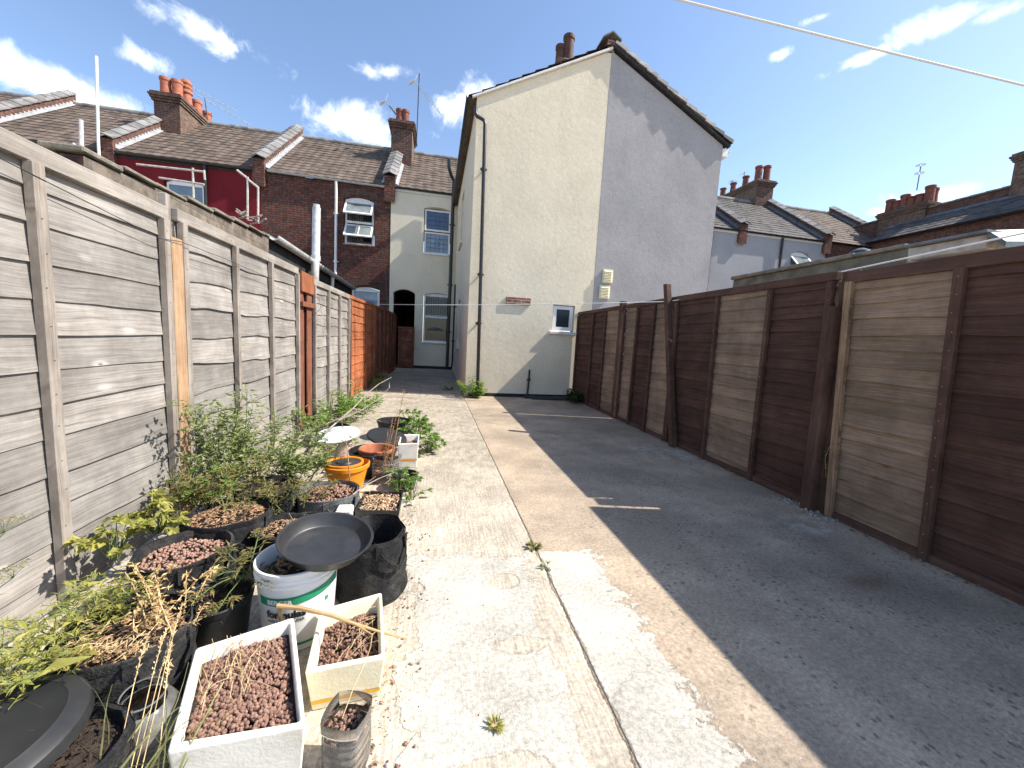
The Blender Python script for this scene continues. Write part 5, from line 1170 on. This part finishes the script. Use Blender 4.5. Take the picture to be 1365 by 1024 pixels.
def umbels(label, base, seed, items, mat='leaf_olive', stem='leaf_stem', leaves=0, name='umbel_plant', L=.05):
    rr = random.Random(seed); t = thing(name, base, label, 'plant', 'plants gone to seed'); ms, mf, ml = MB(), MB(), MB()
    for (root, tips) in items:
        for (tp, R) in tips:
            root_, tp = V(root), V(tp); mid = root_.lerp(tp, .5)+V((rr.uniform(-.03, .03), rr.uniform(-.03, .03), .03))
            pts = [root_, root_.lerp(mid, .5)+V((0, 0, .01)), mid, mid.lerp(tp, .5)+V((0, 0, .008)), tp]; ms.tube(pts, [.0032, .003, .0026, .002, .0014], 5)
            mf = MB(); umbel(mf, ms, rr, tp, R, up=(rr.uniform(-.4, .4), rr.uniform(-.4, .1), 1)); mf.build('seed_head', mat, t)
            for j in range(leaves):
                p, d = along(pts, rr.uniform(.1, .9)); q = rdir(rr, (-.1, .5)); o = p+q*.03
                ms.tube([p, o], .0008, 3, cap=False)
                for c in range(4): add_leaf(ml, o, (q+rdir(rr, (-.4, .4))*.8), L*rr.uniform(.4, 1), L*.16)
    ms.build('stems', stem, t)
    if ml.v: ml.build('leaves', mat, t)
    return t
rr = random.Random(77)
# big bush against the grey fence
st = bunch(rr, (-1.22, 2.95, .2), (.17, .30), 22, (.28, .58), .5)+bunch(rr, (-1.30, 2.85, .2), (.08, .15), 9, (.48, .70), .3)
plant('tall leafy green bush with small leaves leaning on the wavy grey fence panel', 'bush', (-1.22, 2.95, 0), 101, st, 'leaf_green', L=(.018, .045), W=.5, per=54, name='leafy_bush', twig=.14, compound=2)
st = bunch(rr, (-.98, 3.15, .12), (.16, .30), 16, (.2, .40), .7)
plant('lower dense green bush between the tall bush and the orange bucket', 'bush', (-.98, 3.15, 0), 103, st, 'leaf_green', L=(.018, .046), W=.55, per=56, name='leafy_bush', twig=.09, compound=2)
st = bunch(rr, (-1.12, 2.52, .2), (.17, .22), 9, (.14, .30), .7)
plant('olive brown herb going over in the mulch pot by the fresh timber post', 'herb', (-1.12, 2.52, 0), 107, st, 'leaf_olive', L=(.02, .04), W=.35, per=70, name='seeding_herb', twig=.09, compound=2)
st = bunch(rr, (-.80, 2.50, .16), (.14, .12), 7, (.12, .22), .8)
plant('brownish feathery herb drooping between the mulch pot and the grey fabric pot', 'herb', (-.8, 2.5, 0), 109, st, 'leaf_olive', L=(.018, .034), W=.3, per=60, name='seeding_herb', twig=.07, compound=2)
# celery-like clumps
def celery(label, c, z, n, seed, mat='leaf_yellow', R=.13, lf=(.05, .085)):
    r = random.Random(seed); t = thing('celery_plant', (c[0], c[1], 0), label, 'plant', 'celery plants'); ms, ml = MB(), MB()
    for i in range(int(n*1.7)):
        a = r.uniform(0, 2*pi); h = r.uniform(.15, 1.05); tip = V((c[0]+R*h*cos(a)*r.uniform(.6, 1.2), c[1]+R*h*sin(a)*r.uniform(.6, 1.2), z+R*r.uniform(.25, 1.35)*(1.25-h*.5)))
        b = V((c[0]+.015*cos(a), c[1]+.015*sin(a), z-.01)); m_ = b.lerp(tip, .55)+V((0, 0, .025)); ms.tube([b, m_, tip], [.0032, .0024, .0014], 5)
        d = (tip-m_).normalized()
        for k, (ang, q) in enumerate(((0, 1), (.8, .85), (-.8, .85), (1.7, .6), (-1.7, .6))):
            dd = Matrix.Rotation(ang+r.uniform(-.2, .2), 3, 'Z') @ V((d.x, d.y, 0)).normalized()+V((0, 0, r.uniform(-.6, .7))); l = r.uniform(*lf)*q*.85
            upv = (V((0, 0, 1))+rdir(r, (-.3, .3))*.7).normalized(); add_leaf(ml, tip, dd, l, l*.7, upv, droop=.3)
            for s in (-.6, .6): add_leaf(ml, tip+dd.normalized()*l*.35, (Matrix.Rotation(s, 3, 'Z') @ dd)+rdir(r, (-.3, .3))*.2, l*.55, l*.34, upv, droop=.3)
    ms.build('stems', 'leaf_stem', t); ml.build('leaves', mat, t); return t
celery('yellowish broad leaved clump between the fresh timber post and the pink pebble pot', (-1.30, 2.10), .23, 13, 201)
celery('yellow green broad leaves at the foot of the bleached grey panel', (-1.36, 1.93), .2, 9, 202, 'leaf_yellow')
celery('bright green leafy clump by the mulch pot and the fresh timber post', (-1.26, 2.45), .22, 12, 203, 'leaf_bright', .15)
celery('bright green sprig spilling onto the path beside the square tray', (-.13, 2.90), .03, 9, 204, 'leaf_bright', .14, (.04, .07))
celery('green sprig poking up behind the square tray', (-.24, 3.02), .06, 7, 205, 'leaf_bright', .12, (.04, .06))
celery('bright green self seeded clump on the path right of the far black pot', (-.19, 4.55), .02, 26, 206, 'leaf_bright', .22, (.06, .09))
celery('bright green clump trailing toward the small white box', (-.02, 4.15), .01, 20, 207, 'leaf_bright', .18, (.05, .08))
celery('leafy green clump at the far end of the row past the black pot', (-.28, 5.05), .02, 16, 208, 'leaf_bright', .2, (.06, .09))
# herbs along the fence foot
st = bunch(rr, (-1.22, 5.0, .02), (.2, .45), 14, (.2, .4), .5); plant('mixed green herbs growing along the foot of the rust brown gate piece', 'herb', (-1.22, 5, 0), 111, st, 'leaf_bright', L=(.03, .06), W=.5, per=42, name='green_herb', twig=.1, compound=2)
st = bunch(rr, (-1.12, 6.1, .02), (.22, .5), 16, (.2, .36), .5); plant('green herbs sprawling at the foot of the farther grey panel', 'herb', (-1.12, 6.1, 0), 113, st, 'leaf_bright', L=(.035, .07), W=.5, per=40, name='green_herb', twig=.12, compound=2)
st = bunch(rr, (-1.2, 9.2, .02), (.14, .4), 8, (.15, .35), .5); plant('dim weeds at the shaded foot of the rust brown panels', 'weed', (-1.2, 9.2, 0), 115, st, 'leaf_green', L=(.05, .08), W=.5, per=34, name='fence_weed', twig=.12)
def allium(px, py, Y, label):
    tp = at(px, py, Y=Y); r = random.Random(px); t = thing('allium', (tp.x-.05, Y, 0), label, 'flower', 'pale ball flowers by the left fence'); ms, mf = MB(), MB()
    ms.tube([(tp.x-.06, Y-.02, 0), (tp.x-.03, Y, tp.z*.5), tp], [.007, .006, .005], 6); ms.build('stem', 'leaf_stem', t)
    for i in range(90): e = rdir(r, (-1, 1)); add_leaf(mf, tp+e*.028, e, .014, .011)
    mf.build('flower_head', 'flower_pale', t)
allium(443, 522, 5.0, 'pale round seed ball on a stalk in front of the farther grey panel'); allium(468, 510, 5.7, 'pale round seed ball on a stalk in front of the orange panel'); allium(444, 531, 4.9, 'lower of two pale seed balls before the farther grey panel')
# umbels
umbels('tall umbel stalk with yellow seed heads crossing the fresh timber post', (-1.28, 2.3, 0), 301, [((-1.25, 2.32, .25), [(at(240, 640, Y=2.35), .05), (at(247, 612, Y=2.5)+V((0, 0, -.02)), .035), (at(262, 660, Y=2.4), .04), (at(238, 690, Y=2.25), .045)])], leaves=5)
umbels('wispy yellow umbel sticking in from the left edge before the bleached panel', (-1.35, 1.35, 0), 303, [((-1.38, 1.22, .2), [(at(6, 710, Y=1.38), .055), (at(18, 770, Y=1.4), .045)])], leaves=2)
umbels('olive umbel stems sprawling from behind the lettered bucket over the dark pots', (-.72, 1.75, 0), 305, [((-.74, 1.72, .2), [(at(300, 738, Y=1.75), .03), (at(285, 770, Y=1.55), .03), (at(345, 715, Y=1.85), .035), (at(330, 745, Y=1.7), .028), (at(262, 800, Y=1.45), .028), (at(290, 815, Y=1.4), .03), (at(362, 780, Y=1.5), .035)])], leaves=6)
umbels('brown gone over umbels above the woody mulch pot', (-1.05, 2.3, 0), 307, [((-1.05, 2.2, .28), [(at(290, 660, Y=2.3), .055), (at(330, 672, Y=2.35), .06), (at(310, 645, Y=2.5), .05), (at(365, 690, Y=2.3), .045)])], leaves=5)
# lower left feathery herb with broad leaves
r = random.Random(91); t = thing('feathery_herb', (-1.28, 1.35, 0), 'yellow green feathery herb with broad leaves filling the lower left edge', 'herb'); ms, ml, mw = MB(), MB(), MB()
def blob_pts(n, pts):
    for i in range(n):
        px, py, Y, R = r.choice(pts); c_ = at(px, py, Y=Y); yield c_+V((r.gauss(0, R), r.gauss(0, R), r.gauss(0, R*.7)))
zones = [(20, 860, 1.18, .05), (60, 860, 1.22, .045), (100, 800, 1.42, .05), (140, 790, 1.45, .045), (125, 815, 1.4, .05), (30, 895, 1.12, .04), (5, 890, 1.1, .05), (75, 830, 1.32, .04), (165, 805, 1.45, .03)]
for p in blob_pts(260, zones):
    d = rdir(r, (-.1, .7)); ms.tube([p-d*.03, p, p+d*.02], .0012, 3, cap=False)
    for k in range(9): e = (d+rdir(r, (-.6, .8))*.9).normalized(); add_leaf(ml, p+d*r.uniform(-.02, .02), e, r.uniform(.014, .03), .0035)
for p in blob_pts(110, zones): e = rdir(r, (-.1, .7)); l = r.uniform(.02, .045); add_leaf(mw, p, e, l, l*.5)
for (px, py, Y, l) in ((10, 880, 1.12, .09), (45, 905, 1.1, .1), (62, 850, 1.3, .08), (90, 868, 1.25, .1), (15, 920, 1.08, .08), (102, 782, 1.5, .05), (137, 775, 1.5, .06), (120, 785, 1.5, .05)):
    p = at(px, py, Y=Y); add_leaf(mw, p, rdir(r, (.0, .6)), l, l*.5)
for i in range(14): p = V((-1.25+r.uniform(-.1, .1), 1.3+r.uniform(-.1, .12), .12)); q = next(blob_pts(1, zones)); ms.tube([p, p.lerp(q, .5)+V((0, 0, .03)), q], .0022, 4)
ms.build('stems', 'leaf_stem', t); ml.build('feathery_leaves', 'leaf_yellow', t); mw.build('broad_leaves', 'leaf_yellow', t)
# dry stems: upright curled ones and the mat below
r = random.Random(93); t = thing('dry_plant', (-1.0, 1.42, 0), 'straw coloured dead plant with curled leaves arching over the dark fabric pots', 'dead plant'); ms, ml = MB(), MB()
for i in range(30):
    a = at(r.uniform(165, 245), r.uniform(845, 900), Y=r.uniform(1.3, 1.42)); b = at(r.uniform(165, 285), r.uniform(745, 850), Y=r.uniform(1.32, 1.6)); m_ = a.lerp(b, .55)+V((r.uniform(-.02, .02), 0, r.uniform(-.0, .03)))
    pts = [a, a.lerp(m_, .5), m_, m_.lerp(b, .5)+V((0, 0, .008)), b]; ms.tube(pts, [.0022, .002, .0018, .0014, .001], 4)
    for j in range(34):
        p, d = along(pts, r.uniform(.15, 1)); e = rdir(r, (-.8, .6)); l = r.uniform(.01, .027); add_leaf(ml, p, e, l, l*.42, droop=r.uniform(-.6, .8))
for i in range(5):   # hanging strands
    a = at(170+i*14, 862+r.uniform(-10, 10), Y=1.28); b = a+V((r.uniform(-.01, .02), -.03, -r.uniform(.06, .14))); ms.tube([a, a.lerp(b, .5)+V((0, -.01, 0)), b], .0016, 4)
    for j in range(14): p = a.lerp(b, r.random()); l = r.uniform(.01, .02); add_leaf(ml, p, rdir(r, (-.8, .2)), l, l*.35)
ms.build('stems', 'straw', t); ml.build('leaves', 'leaf_dry', t)
t = thing('dry_plant', (-1.1, 1.3, 0), 'matted dry brown stems lying across the rim of the black fabric pot', 'dead plant'); ms, ml = MB(), MB()
for i in range(130):
    p = at(r.uniform(85, 195), 868+r.gauss(0, 11)-.0*i, Y=r.uniform(1.22, 1.4)); d = rdir(r, (-.2, .3)); ms.tube([p-d*.02, p+V((0, 0, .004)), p+d*.03], .0009, 3, cap=False)
    for j in range(4): e = rdir(r, (-.5, .7)); l = r.uniform(.008, .02); add_leaf(ml, p+d*r.uniform(-.02, .03), e, l, l*.3)
ms.build('stems', 'straw', t); ml.build('leaves', 'leaf_dry', t)
# grass with seed heads in the foreground
t = thing('grass_tuft', (-.72, 1.0, 0), 'grass tuft with drooping pale seed heads before the smoky bottle', 'grass tuft'); ms, mf, mg = MB(), MB(), MB()
for i in (0, 2, 3, 4, 6):
    a = at(150+i*9+r.uniform(-6, 6), 1045, Y=.98); px = (196, 204, 222, 236, 243, 240, 228, 212)[i]; py = (850, 842, 838, 826, 806, 835, 860, 872)[i]
    b = at(px, py, Y=1.12+.01*i); m_ = a.lerp(b, .6)+V((0, 0, .02)); pts = [a, a.lerp(m_, .5), m_, m_.lerp(b, .6)+V((0, 0, .006)), b]; ms.tube(pts, [.0014, .0013, .0012, .0010, .0007], 4)
    for j in range(46): p, d = along(pts, r.uniform(.5, 1)); e = (d+rdir(r, (-.5, .5))*.6); add_leaf(mf, p+rdir(r, (-1, 1))*.003, e, r.uniform(.006, .012), .0032)
for i in range(26):
    a = at(r.uniform(120, 235), 1050, Y=r.uniform(.93, 1.02)); d = V((r.uniform(-.35, .9), r.uniform(-.1, .3), 1)); pts = stem_path(r, a, d, r.uniform(.1, .3), 6, .5, .9); w = r.uniform(.0015, .0035)
    for p, q in zip(pts, pts[1:]):
        s = (q-p).cross(V((0, 1, .2))).normalized()*w; mg.quad(p-s, p+s, q+s*.8, q-s*.8); w *= .85
ms.build('stems', 'straw', t); mf.build('seed_heads', 'straw', t); mg.build('blades', 'leaf_grass', t)
# straw lying on the pebbles
t = thing('straw_tangle', (-.5, 1.15, 0), 'dry straw tangle lying on the pebbles of the large white box', 'straw', 'dry straw on the pebbles'); ms = MB()
for i in range(46):
    u, v = min(.95, max(.05, r.gauss(.38, .2))), min(.97, max(.05, r.gauss(.68, .17))); p = bilB(u, v); a = r.gauss(2.0, .5); d = V((cos(a), sin(a), r.uniform(-.02, .12)))*r.uniform(.02, .07); p.z = .205+r.uniform(0, .012); ms.tube([p-d, p+V((0, 0, r.uniform(.003, .014))), p+d], .0009, 4)
ms.build('stalks', 'straw', t)
t = thing('straw_tangle', (-.3, 1.4, 0), 'few dry straws lying on the pebbles of the cream box', 'straw', 'dry straw on the pebbles'); ms = MB()
for i in range(20):
    u, v = min(.95, max(.1, r.gauss(.7, .18))), r.uniform(.2, .9); p = bil2(u, v); a = r.gauss(1.0, .6); d = V((cos(a), sin(a), r.uniform(0, .35)))*r.uniform(.02, .06); p.z = .135+r.uniform(0, .02); ms.tube([p-d, p+V((0, 0, .006)), p+d], .0008, 4)
p = bil2(.55, .1); ms.tube([P(456, 958, .17), P(470, 920, .2), P(488, 880, .2)], .0012, 4)
ms.build('stalks', 'straw', t)
t = thing('straw_tangle', (-.4, 2.6, 0), 'dry straw and a twig lying on the square tray', 'straw', 'dry straw on the pebbles'); ms = MB()
for i in range(40):
    p = V((r.uniform(-.45, -.28), r.uniform(2.5, 2.76), .118+r.uniform(0, .012))); a = r.uniform(0, pi); d = V((cos(a), sin(a), r.uniform(-.05, .1)))*r.uniform(.02, .05); ms.tube([p-d, p+V((0, 0, .005)), p+d], .0012, 4)
ms.build('stalks', 'straw', t)
# dry branches
def branch(label, paths, r0, mat='dead_twig', seed=1):
    ms = MB()
    for k, pp in enumerate(paths): q = [at(px, py, Y=Y) for (px, py, Y) in pp]; ms.tube(q, [r0*(1-.7*i/(len(q)-1))*(1 if k == 0 else .6) for i in range(len(q))], 6)
    return tag(ms.build('dry_branch', mat), label, 'branch', 'dry branches among the pots')
branch('long grey dry branch rising over the pale blue lid toward the path', [[(366, 662, 2.7), (385, 628, 2.95), (412, 597, 3.3), (452, 560, 3.8), (470, 545, 4.0), (490, 524, 4.25), (505, 512, 4.4), (522, 503, 4.55)], [(452, 560, 3.8), (480, 548, 3.95), (503, 533, 4.1), (519, 517, 4.2)], [(470, 545, 4.0), (500, 549, 4.1), (545, 551, 4.2)], [(519, 517, 4.2), (519, 510, 4.22)]], .011)
branch('thinner grey branch arching over the leafy bush', [[(352, 668, 2.65), (362, 640, 2.8), (380, 602, 3.1), (402, 580, 3.4), (440, 563, 3.7), (478, 549, 3.9)], [(440, 563, 3.7), (475, 548, 3.8), (508, 562, 3.9)]], .009)
branch('forked bare twig sticking out of the square tray past the clear bottle', [[(470, 660, 2.6), (486, 648, 2.7), (505, 638, 2.8), (525, 630, 2.9)], [(478, 655, 2.63), (490, 643, 2.7), (501, 635, 2.75)]], .007)
branch('bare forked twig in the pot behind the lettered bucket', [[(396, 712, 2.1), (393, 698, 2.1), (385, 684, 2.12)], [(396, 710, 2.1), (402, 694, 2.1), (408, 682, 2.1)], [(391, 705, 2.1), (380, 695, 2.1)]], .005)
branch('thin reddish stem rising in front of the orange bucket', [[(467, 648, 2.9), (465, 625, 2.9), (463, 598, 2.95), (458, 575, 3.0), (455, 560, 3.05)]], .005, 'brown_stalk')
r = random.Random(97); t = thing('brown_stalk_bunch', (-.36, 3.33, 0), 'bunch of tall brown seed stalks standing in the clear bottle', 'dead plant'); ms, ml = MB(), MB()
for (px, py, Y) in ((524, 556, 3.35), (530, 548, 3.4), (517, 575, 3.33), (522, 590, 3.3), (533, 580, 3.38), (527, 585, 3.3), (512, 600, 3.3), (538, 523, 3.5)):
    a = V((-.36+r.uniform(-.04, .04), 3.33+r.uniform(-.03, .03), .11)); b = at(px, py, Y=Y); pts = [a, a.lerp(b, .5)+V((r.uniform(-.01, .01), 0, 0)), b]; ms.tube(pts, [.004, .003, .002], 5)
    for j in range(34): p, d = along(pts, r.uniform(.1, .95)); add_leaf(ml, p+rdir(r)*.006, rdir(r, (0, 1)), r.uniform(.008, .018), .008)
b = at(538, 521, Y=3.5)
for j in range(40): e = rdir(r, (-1, 1)); add_leaf(ml, b+e*.012, e, .01, .006)
ms.build('stems', 'brown_stalk', t); ml.build('seed_heads', 'brown_stalk', t)
# weeds on the concrete and at the walls
st = bunch(rr, (.80, 8.08, .01), (.16, .1), 16, (.15, .42), .8, (0, -.15, 0)); plant('yellow flowered green weed at the corner of the cream gable', 'weed', (.8, 8.08, 0), 121, st, 'leaf_bright', L=(.04, .08), W=.5, per=30, name='wall_weed', twig=.1, compound=2, fl=('flower_yellow', 14, .05, .016))
st = bunch(rr, (3.0, 7.75, .01), (.16, .35), 18, (.12, .26), .7); plant('dark green weed in the shaded corner where the right fence meets the gable', 'weed', (3, 7.75, 0), 123, st, 'leaf_dark', L=(.04, .07), W=.6, per=40, name='wall_weed', twig=.08, compound=2)
def crack_weed(px, py, label, n, mat, seed, s=.05, dry=False):
    p = at(px, py, Z=0); r = random.Random(seed); t = thing('crack_weed', (p.x, p.y, 0), label, 'weed', 'small weeds in the concrete'); ms, ml = MB(), MB()
    for i in range(n):
        a = r.uniform(0, 2*pi); d = V((cos(a), sin(a), r.uniform(.15, .8))); l = s*r.uniform(.5, 1.1); q = p+d*l*.4; ms.tube([p, q], .0012, 4, cap=False)
        for k in range(3): e = (d+rdir(r, (-.2, .5))*.7).normalized(); add_leaf(ml, q, e, l*.7, l*(.16 if dry else .3), droop=.3)
    ms.build('stems', 'leaf_stem' if not dry else 'straw', t); ml.build('leaves', mat, t)
crack_weed(712, 730, 'spiky olive weed in the joint where the pale patches begin', 16, 'leaf_olive', 401, .055)
crack_weed(729, 757, 'small flat weed in the joint just below the spiky one', 6, 'leaf_green', 402, .045)
crack_weed(660, 968, 'dried yellow tuft lying on the pale screed near the bottom', 34, 'leaf_yellow', 403, .032, True)
crack_weed(972, 803, 'tiny brown leaf scrap on the sunlit slab', 2, 'leaf_dry', 405, .012, True) if False else None
crack_weed(598, 520, 'small green weed at the foot of the side wall in shade', 14, 'leaf_bright', 404, .16)
r = random.Random(99); t = thing('dry_ivy', (3.06, 2.44, 0), 'dry straw coloured ivy scraps caught beside the short cut off post', 'dead plant'); ms, ml = MB(), MB()
for (z0, z1, n) in ((1.35, 1.62, 16), (.3, .62, 26), (1.0, 1.2, 6)):
    pts = [V((3.075, 2.43, z0)), V((3.06, 2.45, (z0+z1)/2)), V((3.07, 2.42, z1))]; ms.tube(pts, .002, 4)
    for i in range(n): p, d = along(pts, r.random()); e = rdir(r, (-.6, .5)); l = r.uniform(.015, .04); add_leaf(ml, p, e, l, l*.5)
ms.build('stems', 'straw', t); ml.build('leaves', 'leaf_olive', t)
# ------------------------------------------------------------------ light and sky
SUN = V((1.0, -.17, 1.07)).normalized()
sd = bpy.data.lights.new('sun', 'SUN'); so = bpy.data.objects.new('sun', sd); C.objects.link(so)
sd.energy = 4.3; sd.angle = radians(.53); sd.color = (1, .94, .85)
so.rotation_euler = SUN.to_track_quat('Z', 'Y').to_euler(); so.location = (30, -5, 30)
wd = bpy.data.worlds.new('World'); SC.world = wd; wd.use_nodes = True
nt = wd.node_tree; bg = nt.nodes['Background']; L = nt.links
sky = nt.nodes.new('ShaderNodeTexSky'); sky.sky_type = 'NISHITA'; sky.sun_disc = False
sky.sun_elevation = math.asin(SUN.z); sky.sun_rotation = math.atan2(SUN.x, SUN.y); sky.air_density = 1.0; sky.dust_density = .6; sky.ozone_density = 1.2
geo = nt.nodes.new('ShaderNodeTexCoord'); dirv = geo.outputs['Generated']
def nm(op, a, b=0, c=0, cl=False):
    q = nt.nodes.new('ShaderNodeMath'); q.operation = op; q.use_clamp = cl
    for i, x in enumerate((a, b, c)):
        if hasattr(x, 'is_output'): L.new(x, q.inputs[i])
        else: q.inputs[i].default_value = x
    return q.outputs[0]
def dot(v):
    q = nt.nodes.new('ShaderNodeVectorMath'); q.operation = 'DOT_PRODUCT'; L.new(dirv, q.inputs[0]); q.inputs[1].default_value = v; return q.outputs['Value']
# drifting cumulus: (centre pixel, length, thickness in pixels, tilt, weight)
CL = [(70, 118, 150, 27, 18, .9), (265, 38, 90, 24, 30, .8), (190, 78, 34, 20, 20, .6), (505, 96, 56, 13, 2, .8), (470, 165, 58, 26, 12, 1.05), (372, 180, 32, 9, 8, .7),
      (625, 150, 45, 34, -20, 1.0), (1245, 34, 55, 18, -18, .75), (1150, 80, 46, 12, -22, .75), (1028, 76, 24, 9, -15, .65), (1320, 20, 34, 14, -20, .6), (1235, 262, 46, 14, -8, .8), (1168, 284, 24, 9, 0, .7), (1090, 25, 26, 8, -20, .45)]
best = None
for (px, py, a, b, tilt, wgt) in CL:
    d = ray(px, py); ln = d.length; d.normalize()
    u = (ray(px+cos(radians(tilt))*10, py+sin(radians(tilt))*10).normalized()-d).normalized(); v = d.cross(u).normalized()
    ra, rb = a*.98/F_PX/ln, b*.95/F_PX/ln
    x = nm('DIVIDE', dot(u), ra); y = nm('DIVIDE', dot(v), rb)
    e = nm('SUBTRACT', wgt, nm('SQRT', nm('ADD', nm('MULTIPLY', x, x), nm('MULTIPLY', y, y))))
    best = e if best is None else nm('MAXIMUM', best, e)
front = nm('GREATER_THAN', dot(tuple(fwd)), 0)
ns = nt.nodes.new('ShaderNodeTexNoise'); L.new(dirv, ns.inputs['Vector']); ns.inputs['Scale'].default_value = 13; ns.inputs['Detail'].default_value = 8; ns.inputs['Roughness'].default_value = .62; ns.inputs['Distortion'].default_value = .35
dens = nm('ADD', nm('MULTIPLY', best, .62), nm('MULTIPLY', nm('SUBTRACT', ns.outputs['Fac'], .5), 2.3))
mr = nt.nodes.new('ShaderNodeMapRange'); mr.interpolation_type = 'SMOOTHSTEP'; L.new(dens, mr.inputs[0]); mr.inputs[1].default_value = -.1; mr.inputs[2].default_value = .74
cover = nm('MULTIPLY', mr.outputs[0], front)
mx = nt.nodes.new('ShaderNodeMix'); mx.data_type = 'RGBA'; L.new(cover, mx.inputs[0])
gm = nt.nodes.new('ShaderNodeMix'); gm.data_type = 'RGBA'; gm.blend_type = 'MULTIPLY'; gm.inputs[0].default_value = 1; L.new(sky.outputs[0], gm.inputs[6]); gm.inputs[7].default_value = (1.03, 1.045, 1.085, 1)
L.new(gm.outputs[2], mx.inputs[6]); mx.inputs[7].default_value = (8.6, 8.8, 9.2, 1)
L.new(mx.outputs[2], bg.inputs['Color']); bg.inputs['Strength'].default_value = .12
SC.view_settings.view_transform = 'Standard'; SC.view_settings.look = 'None'; SC.view_settings.exposure = .98; SC.view_settings.gamma = 1; SC.view_settings.use_curve_mapping = False
SC.cycles.use_adaptive_sampling = True; SC.cycles.adaptive_threshold = .025; SC.cycles.max_bounces = 6; SC.cycles.transparent_max_bounces = 16; SC.cycles.use_denoising = True; SC.cycles.sample_clamp_indirect = 8
